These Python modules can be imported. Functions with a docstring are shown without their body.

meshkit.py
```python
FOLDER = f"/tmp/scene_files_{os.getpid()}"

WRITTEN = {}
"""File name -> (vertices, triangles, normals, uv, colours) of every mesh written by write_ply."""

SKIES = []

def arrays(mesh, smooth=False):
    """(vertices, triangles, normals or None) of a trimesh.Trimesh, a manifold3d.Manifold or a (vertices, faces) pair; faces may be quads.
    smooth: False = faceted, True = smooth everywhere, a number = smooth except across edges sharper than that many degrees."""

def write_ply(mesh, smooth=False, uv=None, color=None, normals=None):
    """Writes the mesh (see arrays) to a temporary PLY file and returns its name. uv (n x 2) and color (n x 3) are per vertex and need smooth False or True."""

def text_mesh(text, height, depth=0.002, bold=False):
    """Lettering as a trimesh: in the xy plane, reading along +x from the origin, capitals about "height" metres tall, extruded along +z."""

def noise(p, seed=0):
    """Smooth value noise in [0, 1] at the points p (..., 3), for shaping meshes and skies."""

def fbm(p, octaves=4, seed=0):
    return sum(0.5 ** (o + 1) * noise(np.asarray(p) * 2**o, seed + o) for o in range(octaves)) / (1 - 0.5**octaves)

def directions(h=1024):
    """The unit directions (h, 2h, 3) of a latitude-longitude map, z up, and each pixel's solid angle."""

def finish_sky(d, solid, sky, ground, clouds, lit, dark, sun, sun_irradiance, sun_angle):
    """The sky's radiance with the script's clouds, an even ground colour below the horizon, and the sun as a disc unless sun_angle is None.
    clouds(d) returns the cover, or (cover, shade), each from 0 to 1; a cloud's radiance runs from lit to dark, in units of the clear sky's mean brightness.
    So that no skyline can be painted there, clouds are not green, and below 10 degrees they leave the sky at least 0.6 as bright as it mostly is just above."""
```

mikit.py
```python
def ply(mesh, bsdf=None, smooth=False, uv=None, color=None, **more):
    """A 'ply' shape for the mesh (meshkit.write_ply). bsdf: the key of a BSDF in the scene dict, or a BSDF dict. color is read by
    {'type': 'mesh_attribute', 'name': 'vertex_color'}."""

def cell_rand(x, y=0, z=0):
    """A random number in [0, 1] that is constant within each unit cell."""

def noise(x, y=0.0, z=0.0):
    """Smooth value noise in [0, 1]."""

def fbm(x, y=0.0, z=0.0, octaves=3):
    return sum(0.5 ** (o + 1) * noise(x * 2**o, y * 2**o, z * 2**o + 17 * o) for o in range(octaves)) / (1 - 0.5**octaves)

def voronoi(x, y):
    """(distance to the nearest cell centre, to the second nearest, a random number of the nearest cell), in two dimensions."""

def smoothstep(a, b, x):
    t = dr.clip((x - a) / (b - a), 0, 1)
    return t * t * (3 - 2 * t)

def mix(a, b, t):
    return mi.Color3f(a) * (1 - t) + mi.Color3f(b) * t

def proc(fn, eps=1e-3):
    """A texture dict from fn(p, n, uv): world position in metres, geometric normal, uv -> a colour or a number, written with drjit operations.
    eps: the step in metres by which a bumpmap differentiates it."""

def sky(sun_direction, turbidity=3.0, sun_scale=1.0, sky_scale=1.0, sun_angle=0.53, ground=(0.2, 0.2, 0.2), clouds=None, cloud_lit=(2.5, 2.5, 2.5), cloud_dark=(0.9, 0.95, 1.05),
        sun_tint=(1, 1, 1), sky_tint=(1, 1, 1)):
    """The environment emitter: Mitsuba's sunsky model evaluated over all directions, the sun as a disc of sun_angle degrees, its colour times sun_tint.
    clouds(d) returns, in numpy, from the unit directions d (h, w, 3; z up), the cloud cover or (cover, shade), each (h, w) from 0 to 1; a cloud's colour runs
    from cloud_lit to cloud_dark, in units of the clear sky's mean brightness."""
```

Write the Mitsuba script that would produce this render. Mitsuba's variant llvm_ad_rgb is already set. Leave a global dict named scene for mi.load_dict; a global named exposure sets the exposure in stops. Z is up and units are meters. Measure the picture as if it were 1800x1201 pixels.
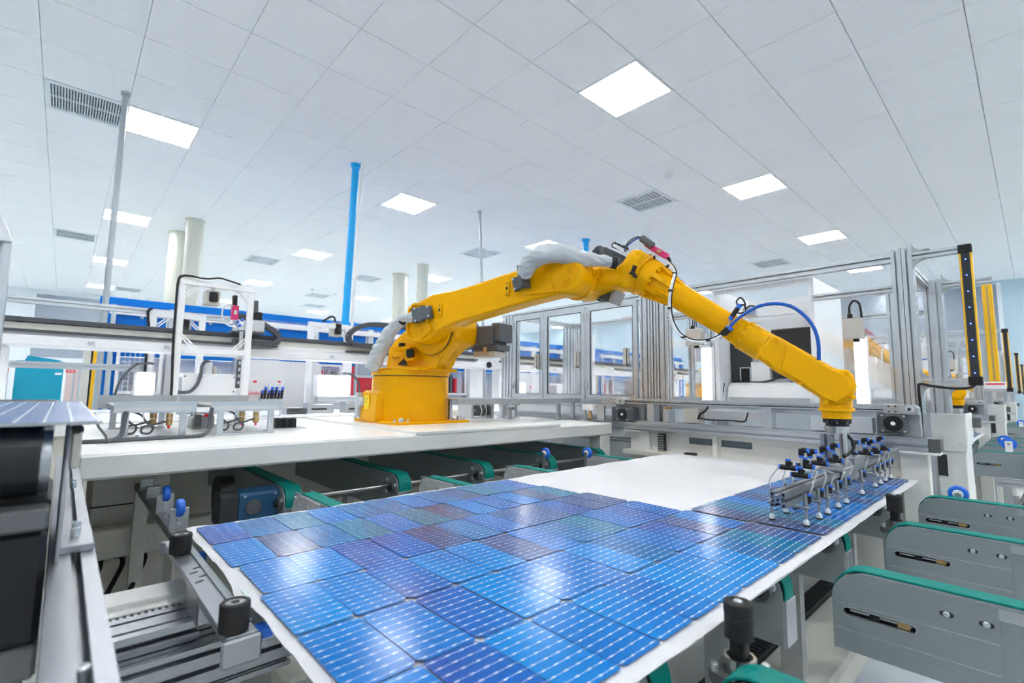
import math, random
import numpy as np
import trimesh
import manifold3d as m3
from shapely.geometry import Polygon, Point, box as sbox
from shapely.ops import unary_union
import mitsuba as mi, drjit as dr
import mikit, meshkit
from mikit import proc, ply, noise, fbm, smoothstep, mix, cell_rand

scene, labels = {}, {}
T = mi.ScalarTransform4f
rng = random.Random(7)

# ------------------------------------------------------------------ camera, light, exposure
EYE = np.array([0.0, 0.0, 1.31])
YAW, PITCH, ROLL, FOCAL = math.radians(47.27), math.radians(5.76), math.radians(-0.71), 849.2
fwd = np.array([math.cos(YAW) * math.cos(PITCH), math.sin(YAW) * math.cos(PITCH), math.sin(PITCH)])
rgt = np.array([math.sin(YAW), -math.cos(YAW), 0.0])
dwn = np.cross(fwd, rgt)
up = math.sin(ROLL) * rgt - math.cos(ROLL) * dwn
scene['camera'] = {'type': 'thinlens', 'aperture_radius': 0.0022, 'focus_distance': 1.75, 'fov': math.degrees(2 * math.atan(900 / FOCAL)), 'fov_axis': 'x',
                   'near_clip': 0.02, 'far_clip': 100.0,
                   'to_world': T().look_at(origin=EYE.tolist(), target=(EYE + fwd).tolist(), up=up.tolist())}
exposure = 1.05
LAMP = 15.0                       # radiance of the ceiling panels
LAMP_RGB = (1.0, 1.0, 1.0)
CEIL = 4.04                       # ceiling height
LAMP_X = [0.56 + 3.0 * k for k in range(-1, 6)]
LAMP_Y = [2.375 + 3.78 * k for k in range(-2, 5)]

# ------------------------------------------------------------------ materials
def rgb(c): return {'type': 'rgb', 'value': list(c)}
def mat(name, color, rough=0.5, metal=0.0, spec=0.5, coat=0.0, **kw):
    base = color if isinstance(color, dict) else rgb(color)
    d = {'type': 'principled', 'base_color': base, 'roughness': rough, 'metallic': metal, 'specular': spec}
    if coat: d['clearcoat'] = coat; d['clearcoat_gloss'] = 0.9
    d.update(kw)
    scene[name] = d if 'spec_trans' in kw else {'type': 'twosided', 'bsdf': d}
    return name

def wear(c, amount=0.06, scale=9.0):
    c = np.array(c, float)
    def fn(p, n, uv):
        g = fbm(p.x * scale, p.y * scale, p.z * scale, 3) - 0.5
        return mi.Color3f(*[float(v) for v in c]) * (1 + amount * 2 * g)
    return proc(fn)

def brushed(c, amount=0.10):
    c = [float(v) for v in c]
    def fn(p, n, uv):
        g = noise(p.x * 30, p.y * 30, p.z * 700) * 0.5 + noise(p.x * 7, p.y * 7, p.z * 7) * 0.5 - 0.5
        return mi.Color3f(*c) * (1 + amount * 2 * g)
    return proc(fn)

mat('ceiling_paint', (0.88, 0.90, 0.92), 0.6, spec=0.1)
mat('joint_grey', (0.55, 0.57, 0.59), 0.8)
mat('wall_paint', wear((0.47, 0.60, 0.68), 0.03, 2.0), 0.6)
mat('wall_white', (0.70, 0.75, 0.79), 0.6)
mat('window_grey', wear((0.27, 0.31, 0.37), 0.1, 1.5), 0.35)
mat('floor_epoxy', wear((0.64, 0.66, 0.65), 0.05, 2.0), 0.35)
mat('white_paint', wear((0.76, 0.765, 0.74), 0.02, 5.0), 0.35, coat=0.3)
mat('cream_paint', wear((0.70, 0.69, 0.63), 0.04, 6.0), 0.4)
mat('cream_column', (0.66, 0.66, 0.57), 0.45)
mat('bright_white', (0.90, 0.91, 0.92), 0.35)
mat('yellow_paint', wear((0.87, 0.42, 0.0), 0.03, 14.0), 0.22, spec=0.12, coat=0.06)
mat('yellow_guard', (0.90, 0.50, 0.01), 0.35)
mat('alu', (0.56, 0.59, 0.62), 0.33, metal=0.9)
mat('alu_raw', brushed((0.35, 0.37, 0.40), 0.06), 0.36, metal=0.9)
mat('satin_alu', wear((0.52, 0.54, 0.55), 0.05, 90.0), 0.45, metal=0.3)
mat('alu_matte', wear((0.40, 0.42, 0.43), 0.05, 60.0), 0.45, metal=0.6)
mat('alu_plate', wear((0.27, 0.31, 0.325), 0.08, 260.0), 0.42, metal=0.45)
mat('steel', (0.50, 0.50, 0.50), 0.22, metal=1.0)
mat('conduit_steel', (0.42, 0.46, 0.49), 0.4, metal=0.7)
mat('zinc', (0.66, 0.70, 0.72), 0.3, metal=0.8)
mat('dark_steel', (0.11, 0.115, 0.12), 0.4, metal=0.4)
mat('slot_dark', (0.03, 0.033, 0.037), 0.6, spec=0.3)
mat('black_plastic', (0.010, 0.0105, 0.012), 0.45, spec=0.3)
mat('black_rubber', wear((0.015, 0.015, 0.016), 0.3, 120.0), 0.6, spec=0.3)
mat('bracket_grey', (0.075, 0.085, 0.10), 0.5)
mat('motor_grey', (0.065, 0.075, 0.085), 0.45)
mat('chain_grey', (0.055, 0.06, 0.07), 0.5)
mat('green_belt', wear((0.0, 0.18, 0.155), 0.06, 60.0), 0.5, spec=0.2)
mat('black_belt', wear((0.010, 0.012, 0.014), 0.15, 60.0), 0.35, spec=0.35)
mat('blue_wheel', (0.012, 0.13, 0.62), 0.4)
mat('blue_fitting', (0.01, 0.12, 0.60), 0.35)
mat('blue_hose', (0.004, 0.085, 0.42), 0.35)
mat('blue_motor', (0.010, 0.065, 0.15), 0.35)
mat('blue_frame', (0.0, 0.15, 0.56), 0.4, spec=0.2)
mat('sky_blue', (0.0, 0.37, 0.80), 0.4)
mat('teal_board', (0.0, 0.30, 0.44), 0.4)
mat('magenta', (0.62, 0.02, 0.14), 0.4)
mat('red_sign', (0.75, 0.03, 0.05), 0.5)
mat('brass', (0.50, 0.33, 0.14), 0.35, metal=0.7)
mat('sleeve', wear((0.50, 0.53, 0.54), 0.10, 40.0), 0.55, sheen=0.3)
mat('white_sheet', wear((0.62, 0.62, 0.64), 0.02, 7.0), 0.6)
mat('clear_tube', (0.78, 0.82, 0.85), 0.12, spec_trans=0.75)
mat('white_hose', (0.85, 0.85, 0.86), 0.3)
mat('green_cable', (0.02, 0.36, 0.08), 0.5)
mat('sensor_beige', (0.55, 0.52, 0.47), 0.4, metal=0.3)
mat('screen_black', (0.018, 0.022, 0.028), 0.25)
mat('label_yellow', (0.92, 0.66, 0.0), 0.5)
mat('label_white', (0.85, 0.85, 0.85), 0.5)
mat('vent_dark', (0.13, 0.17, 0.20), 0.7)
mat('vent_frame', (0.70, 0.76, 0.80), 0.5)
mat('grille_grey', (0.48, 0.52, 0.55), 0.5)
scene['glass_pane'] = {'type': 'thindielectric', 'int_ior': 1.5}
scene['lens_glass'] = {'type': 'twosided', 'bsdf': {'type': 'principled', 'base_color': rgb((0.01, 0.01, 0.015)), 'roughness': 0.05, 'specular': 0.6}}

# ------------------------------------------------------------------ mesh helpers
def M4(R, t=(0, 0, 0)):
    m = np.eye(4); m[:3, :3] = np.array(R, float); m[:3, 3] = t
    return m

AX = {'x': M4(np.array([[0, 0, 1], [1, 0, 0], [0, 1, 0]])),      # section (u,v) -> (y,z), length -> x
      'y': M4(np.array([[1, 0, 0], [0, 0, -1], [0, 1, 0]])),     # section (u,v) -> (x,z), length -> -y
      'z': M4(np.eye(3))}

def join(ms): return trimesh.util.concatenate([m for m in ms if m is not None])

def bx(x0, x1, y0, y1, z0, z1, b=0.0):
    if b <= 0:
        m = trimesh.creation.box((abs(x1 - x0), abs(y1 - y0), abs(z1 - z0)))
        m.apply_translation(((x0 + x1) / 2, (y0 + y1) / 2, (z0 + z1) / 2)); return m
    x0, x1 = min(x0, x1), max(x0, x1); y0, y1 = min(y0, y1), max(y0, y1); z0, z1 = min(z0, z1), max(z0, z1)
    b = min(b, (x1 - x0) * .45, (y1 - y0) * .45, (z1 - z0) * .45)
    P = []
    for sx in (0, 1):
        for sy in (0, 1):
            for sz in (0, 1):
                c = np.array([(x0, x1)[sx], (y0, y1)[sy], (z0, z1)[sz]]); d = np.array([1 - 2 * sx, 1 - 2 * sy, 1 - 2 * sz]) * b
                for k in range(3):
                    q = c + d; q[k] = c[k]; P.append(q)
    return trimesh.convex.convex_hull(np.array(P))

def ext(poly, axis, a0, a1):
    """a 2-D outline (points or shapely polygon) extruded from a0 to a1 along the axis"""
    if not hasattr(poly, 'geom_type'): poly = Polygon(poly)
    poly = poly.buffer(0)
    gs = list(poly.geoms) if hasattr(poly, 'geoms') else [poly]; out = []
    for g in gs:
        m = trimesh.creation.extrude_polygon(g, abs(a1 - a0), engine='earcut')
        if axis == 'y':
            m.apply_transform(AX['y']); m.apply_translation((0, max(a0, a1), 0))
        else:
            m.apply_transform(AX[axis]); m.apply_translation(np.array([axis == 'x', 0, axis == 'z'], float) * min(a0, a1))
        out.append(m)
    return join(out)

def rrect(u0, u1, v0, v1, r, n=6):
    return sbox(u0 + r, v0 + r, u1 - r, v1 - r).buffer(r, quad_segs=n)

def frame_of(p0, p1):
    p0, p1 = np.array(p0, float), np.array(p1, float); w = p1 - p0; L = np.linalg.norm(w); w = w / L
    a = np.cross(w, [0, 0, 1.0] if abs(w[2]) < .9 else [1.0, 0, 0]); a /= np.linalg.norm(a); b = np.cross(w, a)
    return p0, L, M4(np.stack([a, b, w], 1), p0)

def lathe(p0, p1, prof, n=32):
    """prof: (distance along p0->p1, radius) pairs"""
    p0, L, m = frame_of(p0, p1)
    prof = [(max(r, 1e-5), s) for s, r in prof]
    g = trimesh.creation.revolve(np.array([(0.0, prof[0][1])] + prof + [(0.0, prof[-1][1])]), sections=n)
    g.apply_transform(m)
    if g.volume < 0: g.invert()
    return g

def cyl(p0, p1, r, n=20, c=0.0, r1=None):
    L = float(np.linalg.norm(np.array(p1, float) - np.array(p0, float))); r1 = r if r1 is None else r1
    c = min(c, r * .5, L * .4)
    return lathe(p0, p1, [(0, r - c), (c, r), (L - c, r1), (L, r1 - c)] if c else [(0, r), (L, r1)], n)

def smooth_path(pts, k=6):
    P = np.array(pts, float)
    if len(P) < 3: return P
    Q = np.vstack([2 * P[0] - P[1], P, 2 * P[-1] - P[-2]]); out = []
    for i in range(1, len(Q) - 2):
        for t in np.linspace(0, 1, k, endpoint=False):
            a, b, c, d = Q[i - 1:i + 3]
            out.append(.5 * (2 * b + (c - a) * t + (2 * a - 5 * b + 4 * c - d) * t * t + (3 * b - a - 3 * c + d) * t ** 3))
    return np.vstack([out, P[-1:]])

def tube(pts, r, n=8, k=6, wob=0.0, seed=0):
    P = smooth_path(pts, k); m = len(P)
    R = np.interp(np.linspace(0, 1, m), np.linspace(0, 1, len(r)), r) if hasattr(r, '__len__') else np.full(m, r)
    t = np.gradient(P, axis=0); t /= np.linalg.norm(t, axis=1, keepdims=True) + 1e-12
    a = np.cross(t[0], [0, 0, 1.0] if abs(t[0][2]) < .9 else [1.0, 0, 0]); a /= np.linalg.norm(a)
    rings = []; ang = np.arange(n) * 2 * np.pi / n; g = np.random.RandomState(seed)
    for i in range(m):
        a = a - t[i] * np.dot(a, t[i]); a /= np.linalg.norm(a) + 1e-12; b = np.cross(t[i], a)
        rr = R[i] * (1 + wob * (g.rand(n) - .5)) if wob else np.full(n, R[i])
        rings.append(P[i] + rr[:, None] * (np.cos(ang)[:, None] * a + np.sin(ang)[:, None] * b))
    V = np.vstack(rings + [P[:1], P[-1:]]); F = []
    for i in range(m - 1):
        for j in range(n):
            p, q = i * n + j, i * n + (j + 1) % n
            F += [(p, q, q + n), (p, q + n, p + n)]
    c0, c1 = m * n, m * n + 1
    for j in range(n):
        F += [(c0, (j + 1) % n, j), (c1, (m - 1) * n + j, (m - 1) * n + (j + 1) % n)]
    return trimesh.Trimesh(V, F, process=False)

def alu_section(w, h, slot=0.0095, depth=0.0135, pitch=0.04):
    """an extruded aluminium profile's outline with its T-slots, centred on 0"""
    s = sbox(-w / 2, -h / 2, w / 2, h / 2)
    cuts = []
    for (L, D, sw) in ((w, h, False), (h, w, True)):
        k = max(1, int(round(L / pitch)))
        for i in range(k):
            c = -L / 2 + L * (i + .5) / k
            for e in (-1, 1):
                lo, hi = sorted((e * D / 2 * 1.01, e * (D / 2 - depth)))
                lo2, hi2 = sorted((e * (D / 2 - depth * .45), e * (D / 2 - depth * 1.3)))
                a, b = (c - slot / 2, lo, c + slot / 2, hi), (c - slot, lo2, c + slot, hi2)
                if sw: a, b = (a[1], a[0], a[3], a[2]), (b[1], b[0], b[3], b[2])
                cuts += [sbox(*a), sbox(*b)]
    return s.difference(unary_union(cuts))

def alu(axis, a0, a1, cu, cv, w, h, slot=0.0095, depth=0.0135, pitch=0.04):
    depth = min(depth, .36 * min(w, h)); s = alu_section(w, h, slot, depth, pitch)
    from shapely import affinity
    return ext(affinity.translate(s, cu, cv), axis, a0, a1)

def hexbolt(p, d, r=0.006, h=0.006, n=6):
    p = np.array(p, float); d = np.array(d, float) / np.linalg.norm(d)
    return cyl(p - d * .001, p + d * h, r, n, r * .15)

def mirror_uv(m): return m

# ------------------------------------------------------------------ scene entries
def numbered(key):
    if key not in used: used.add(key); return key
    i = 1
    while f'{key}_{i:03d}' in used: i += 1
    used.add(f'{key}_{i:03d}'); return f'{key}_{i:03d}'
used = set()

def thing(name, label, cat, group=None):
    k = numbered(name); labels[k] = {'label': label, 'category': cat}
    if group: labels[k]['group'] = group
    return k

def part(parent, name, mesh, m, label=None, smooth=30, kind=None, **kw):
    k = numbered(f'{parent}__{name}')
    if isinstance(mesh, dict): scene[k] = {**mesh, **kw}
    else: scene[k] = ply(mesh, m, smooth=smooth, **kw)
    if label or kind: labels[k] = {}
    if label: labels[k]['label'] = label
    if kind: labels[k]['kind'] = kind
    return k

def single(name, mesh, m, label, cat, group=None, smooth=30, **kw):
    k = thing(name, label, cat, group)
    scene[k] = ply(mesh, m, smooth=smooth, **kw)
    return k

def structure(name, mesh, m, label=None, smooth=False):
    used.add(name); scene[name] = ply(mesh, m, smooth=smooth); labels[name] = {'kind': 'structure'}
    if label: labels[name]['label'] = label
    return name

def copy_thing(root, offset, label, name=None, group=None, skip=()):
    """a copy of a thing with all its parts, moved by offset"""
    base = name or root.rsplit('_', 1)[0] if root[-3:].isdigit() and root[-4] == '_' else (name or root)
    k = thing(base, label, labels[root]['category'], group or labels[root].get('group'))
    W = T().translate(list(map(float, offset)))
    for q in [q for q in list(scene) if q == root or q.startswith(root + '__')]:
        if any(s in q for s in skip): continue
        d = dict(scene[q]); d['to_world'] = W @ d['to_world'] if 'to_world' in d else W
        nk = k + q[len(root):]; scene[nk] = d; used.add(nk)
        if q != root and q in labels: labels[nk] = dict(labels[q])
    return k

# ================================================================== the room
WX0, WX1, WY0, WY1 = -5.0, 16.1, -7.0, 19.3
structure('floor', bx(WX0, WX1, WY0, WY1, -0.1, 0.0), 'floor_epoxy', 'pale grey factory floor')
structure('wall_right', bx(WX1, WX1 + .1, WY0, WY1, 0, CEIL), 'wall_paint', 'pale blue far wall beyond the last work cells')
structure('wall_back', bx(WX0, WX1, WY1, WY1 + .1, 0, CEIL), 'wall_white', 'pale far wall behind the machines')
structure('wall_left', bx(WX0 - .1, WX0, WY0, WY1, 0, CEIL), 'wall_white')
structure('wall_front', bx(WX0, WX1, WY0 - .1, WY0, 0, CEIL), 'wall_white')
# grey window bands let into the far walls
for i, (y0, y1) in enumerate(((0.45, 3.9), (4.5, 8.0))):
    structure(f'window_{i + 1}', bx(WX1 - .02, WX1 + .01, y0, y1, 2.35, 3.95), 'window_grey', 'grey window band high on the far wall')
    scene_key = f'window_{i + 1}'
    for yy in (y0, y1): part(scene_key, 'frame', bx(WX1 - .05, WX1, yy - .04, yy + .04, 2.3, 4.0), 'wall_white')
    part(scene_key, 'sill', bx(WX1 - .05, WX1, y0, y1, 2.28, 2.36), 'wall_white')
for i, (x0, x1) in enumerate(((-.75, .75), (2.0, 3.6), (4.9, 6.5), (8.0, 9.5))):
    k = structure(f'window_{i + 3}', bx(x0, x1, WY1 - .02, WY1 + .01, 2.1, 3.9), 'window_grey', 'grey window high on the wall behind the machines')
    part(k, 'frame', bx(x0 - .06, x0, WY1 - .05, WY1, 2.05, 3.95), 'wall_white')
    part(k, 'frame', bx(x1, x1 + .06, WY1 - .05, WY1, 2.05, 3.95), 'wall_white')

# ceiling: a backing slab, and each panel a tile with open joints around it
structure('ceiling', bx(WX0, WX1, WY0, WY1, CEIL + .018, CEIL + .12), 'joint_grey', 'white ceiling of square metal panels')
TX, TY, GX, GY = 0.60, 0.63, 0.26, 2.06
def tile_mesh(x0, y0):
    return bx(x0 + .0015, x0 + TX - .0015, y0 + .0027, y0 + TY - .0027, CEIL, CEIL + .019, .0015)
lamp_cells = {(int(round((x - .3 - GX) / TX)), int(round((y - .315 - GY) / TY))) for x in LAMP_X for y in LAMP_Y}
VENTS = [(-1, 6), (-1, 15), (9, 2), (9, 8), (17, 2), (17, 8), (8, 14), (4, 14), (1, 24), (9, 22), (8, 19)]
VENTS = [v for v in VENTS if v not in lamp_cells]
cells_ = [(i, j) for i in range(-8, 27) for j in range(-14, 28) if (i, j) not in lamp_cells and (i, j) not in VENTS]
def tile_rank(c):
    x, y = GX + (c[0] + .5) * TX, GY + (c[1] + .5) * TY
    a = math.degrees(math.atan2(y, x)) - 47.27
    return math.hypot(x, y) + (100 if abs(a) > 52 or y * math.sin(YAW) + x * math.cos(YAW) < 2.6 else 0)
cells_.sort(key=tile_rank)
tile0 = ply(tile_mesh(0, 0), 'ceiling_paint')
for (i, j) in cells_[:300]:
    part('ceiling', 'tile', {**tile0, 'to_world': T().translate([GX + i * TX, GY + j * TY, 0])}, None)
rest = tile_mesh(0, 0); V0, F0 = np.array(rest.vertices), np.array(rest.faces)
offs = np.array([(GX + i * TX, GY + j * TY, 0) for (i, j) in cells_[300:]])
VV = (V0[None] + offs[:, None]).reshape(-1, 3); FF = (F0[None] + (np.arange(len(offs)) * len(V0))[:, None, None]).reshape(-1, 3)
part('ceiling', 'tile_field', trimesh.Trimesh(VV, FF, process=False), 'ceiling_paint', smooth=False, kind='stuff')

ROWW = ('nearest', 'second', 'third', 'fourth', 'farthest'); COLW = ('leftmost of its row', 'second from left', 'third from left', 'fourth from left', 'fifth from left', 'last by the right wall')
scene['lamp_off'] = {'type': 'twosided', 'bsdf': {'type': 'diffuse', 'reflectance': rgb((.9, .9, .9))}}
dif = mikit.ply(bx(-.285, .285, -.295, .295, CEIL - .004, CEIL + .01), 'lamp_off')
frm = ply(ext(sbox(-.2985, -.3115, .2985, .3115).difference(sbox(-.285, -.295, .285, .295)), 'z', CEIL - .006, CEIL + .019), 'bright_white')
for j, y in enumerate(LAMP_Y):
    for i, x in enumerate(LAMP_X):
        if j < 2 or i == 0: t = thing('ceiling_light', 'glowing square LED panel light set flush in the white tiled ceiling, behind the camera', 'ceiling light', 'ceiling lights out of view')
        else: t = thing('ceiling_light', f'square LED ceiling light, {ROWW[j - 2]} row from the camera, {COLW[i - 1]}', 'ceiling light')
        W = T().translate([x, y, 0])
        part(t, 'frame', {**frm, 'to_world': W}, None)
        part(t, 'diffuser', {**dif, 'to_world': W, 'emitter': {'type': 'area', 'radiance': rgb([LAMP * c for c in LAMP_RGB])}}, None)

# ceiling vents
def vent(i, j, label, style):
    x, y = GX + (i + .5) * TX, GY + (j + .5) * TY
    t = thing('ceiling_vent', label, 'air vent')
    part(t, 'frame', ext(sbox(x - .298, y - .312, x + .298, y + .312).difference(sbox(x - .255, y - .265, x + .255, y + .265)), 'z', CEIL - .008, CEIL + .012), 'vent_frame')
    part(t, 'backing', bx(x - .26, x + .26, y - .27, y + .27, CEIL + .016, CEIL + .02), 'vent_dark' if style != 'round' else 'grille_grey')
    if style == 'grille':
        for k in range(24):
            xx = x - .25 + .5 * (k + .5) / 24
            part(t, 'slat', bx(xx - .004, xx + .004, y - .262, y + .262, CEIL - .004, CEIL + .014), 'vent_frame')
        for yy in (y - .262, y, y + .255): part(t, 'crossbar', bx(x - .255, x + .255, yy - .006, yy + .006, CEIL - .005, CEIL + .013), 'vent_frame')
    elif style == 'quad':
        for sx in (-1, 1):
            for k in range(9):
                yy = y - .25 + .5 * (k + .5) / 9
                part(t, 'slat', bx(x + sx * .13 - .115, x + sx * .13 + .115, yy - .018, yy + .018, CEIL - .004, CEIL + .012), 'grille_grey')
        part(t, 'crossbar', bx(x - .012, x + .012, y - .265, y + .265, CEIL - .006, CEIL + .013), 'vent_frame')
        part(t, 'crossbar', bx(x - .255, x + .255, y - .012, y + .012, CEIL - .006, CEIL + .013), 'vent_frame')
    else:
        for r in (.22, .16, .10):
            part(t, 'ring', ext(Point(x, y).buffer(r).difference(Point(x, y).buffer(r - .025)), 'z', CEIL - .012, CEIL + .017), 'vent_frame')
        part(t, 'hub', cyl((x, y, CEIL - .01), (x, y, CEIL + .018), .05), 'vent_frame')
vl = {(-1, 6): ('large slatted air vent in the ceiling beside the top left light', 'grille'), (-1, 15): ('smaller looking slatted ceiling vent left of the pair of cream pipes', 'grille'),
      (9, 2): ('square ceiling vent of four louvred quarters near the smoke detector', 'quad'), (9, 8): ('square ceiling diffuser with round core crossed by the thin steel conduit', 'round'),
      (17, 2): ('flat square ceiling vent just above the cabinet top rail', 'quad'), (17, 8): ('round-cored ceiling diffuser near the blue air pipe above the robot elbow', 'round'), (8, 14): ('round-cored ceiling diffuser behind the thick cream pipe at the robot shoulder', 'round'),
      (4, 14): ('ceiling diffuser far back among the left lights', 'round'), (1, 24): ('slatted vent in the ceiling above the left rail by the far wall', 'grille'), (9, 22): ('round-cored diffuser left of the light behind the blue pipe', 'round'), (8, 19): ('round-cored ceiling diffuser far back by the blue pipe', 'round')}
for v in VENTS: vent(*v, *vl[v])

def detector(x, y, label):
    t = thing('smoke_detector', label, 'smoke detector')
    part(t, 'base', cyl((x, y, CEIL), (x, y, CEIL - .025), .062, 24, .004), 'bright_white')
    part(t, 'sensor_head', lathe((x, y, CEIL - .024), (x, y, CEIL - .06), [(0, .045), (.01, .05), (.028, .042), (.036, .02)], 20), 'vent_frame')
detector(5.36, 2.94, 'round white smoke detector on the ceiling above the louvred vent')
detector(5.58, 13.65, 'round white smoke detector near the blue pipe, far back on the ceiling')
detector(4.88, 13.45, 'pale round detector on the far ceiling left of the blue pipe')

# pipes hanging from the ceiling
def pipe(name, x, y, r, m, label, z0=0.0, cat='pipe'):
    t = thing(name, label, cat)
    part(t, 'shaft', cyl((x, y, z0), (x, y, CEIL), r, 24), m)
    part(t, 'collar', cyl((x, y, CEIL - .02), (x, y, CEIL + .001), r * 1.12, 24), m)
    return t
pipe('cream_pipe', 1.34, 10.25, .165, 'cream_column', 'thicker, left one of the two cream pipes behind the white camera frame', cat='column')
pipe('cream_pipe', 1.40, 9.25, .125, 'cream_column', 'slimmer, right one of the two cream pipes behind the white camera frame', cat='column')
pipe('cream_pipe', 5.75, 10.2, .17, 'cream_column', 'thicker cream pipe above the robot shoulder', cat='column')
pipe('cream_pipe', 5.64, 9.03, .12, 'cream_column', 'slimmer cream pipe right beside the thick one above the robot shoulder', cat='column')
def slanted(name, p0, p1, r, m, label, extra=None):
    t = thing(name, label, 'pipe')
    part(t, 'shaft', cyl(p0, p1, r, 16), m)
    d = (np.array(p0) - p1) / np.linalg.norm(np.array(p0) - p1)
    part(t, 'collar', cyl(np.array(p1) + d * .03, p1, r * 1.5, 16), m)
    return t

# ================================================================== bevelled outline solid
def bev(pts, axis, a0, a1, b, nb=3):
    """outline extruded along the axis with rounded rims of radius b"""
    P = np.array(Polygon(pts).buffer(0).exterior.coords)[:-1]
    if Polygon(P).exterior.is_ccw is False: P = P[::-1]
    keep = [i for i in range(len(P)) if np.linalg.norm(P[i] - P[i - 1]) > 1e-4]; P = P[keep]
    e = np.roll(P, -1, 0) - P; e /= np.linalg.norm(e, axis=1, keepdims=True)
    nrm = np.stack([e[:, 1], -e[:, 0]], 1); vn = nrm + np.roll(nrm, 1, 0)
    vn /= np.maximum((vn ** 2).sum(1, keepdims=True) / 2, .3)
    lo, hi = min(a0, a1), max(a0, a1); b = min(b, (hi - lo) * .45)
    rings = [(lo + b * (1 - math.cos(math.pi / 2 * k / nb)), P - vn * b * (1 - math.sin(math.pi / 2 * k / nb))) for k in range(nb + 1)]
    rings += [(hi - (z - lo), q) for z, q in rings[::-1]]
    n = len(P); V = []; F = []
    for z, q in rings: V.append(np.column_stack([q, np.full(n, z)]))
    for r in range(len(rings) - 1):
        for j in range(n):
            p, q = r * n + j, r * n + (j + 1) % n
            F += [(p, q, q + n), (p, q + n, p + n)]
    V = np.vstack(V)
    tv, tf = trimesh.creation.triangulate_polygon(Polygon(rings[0][1]), engine='earcut')
    order = []
    from scipy.spatial import cKDTree
    ix = cKDTree(rings[0][1]).query(tv)[1]
    for f in tf:
        a, c, d = ix[f]; A, B_, Cc = rings[0][1][[a, c, d]]
        s = (B_[0] - A[0]) * (Cc[1] - A[1]) - (B_[1] - A[1]) * (Cc[0] - A[0])
        if s < 0: c, d = d, c
        F.append((a, d, c)); top = (len(rings) - 1) * n; F.append((top + a, top + c, top + d))
    m = trimesh.Trimesh(V, np.array(F), process=False)
    if axis == 'y':
        m.apply_transform(M4([[1, 0, 0], [0, 0, 1], [0, 1, 0]]))
    else: m.apply_transform(AX[axis])
    if m.volume < 0: m.invert()
    return m

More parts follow.
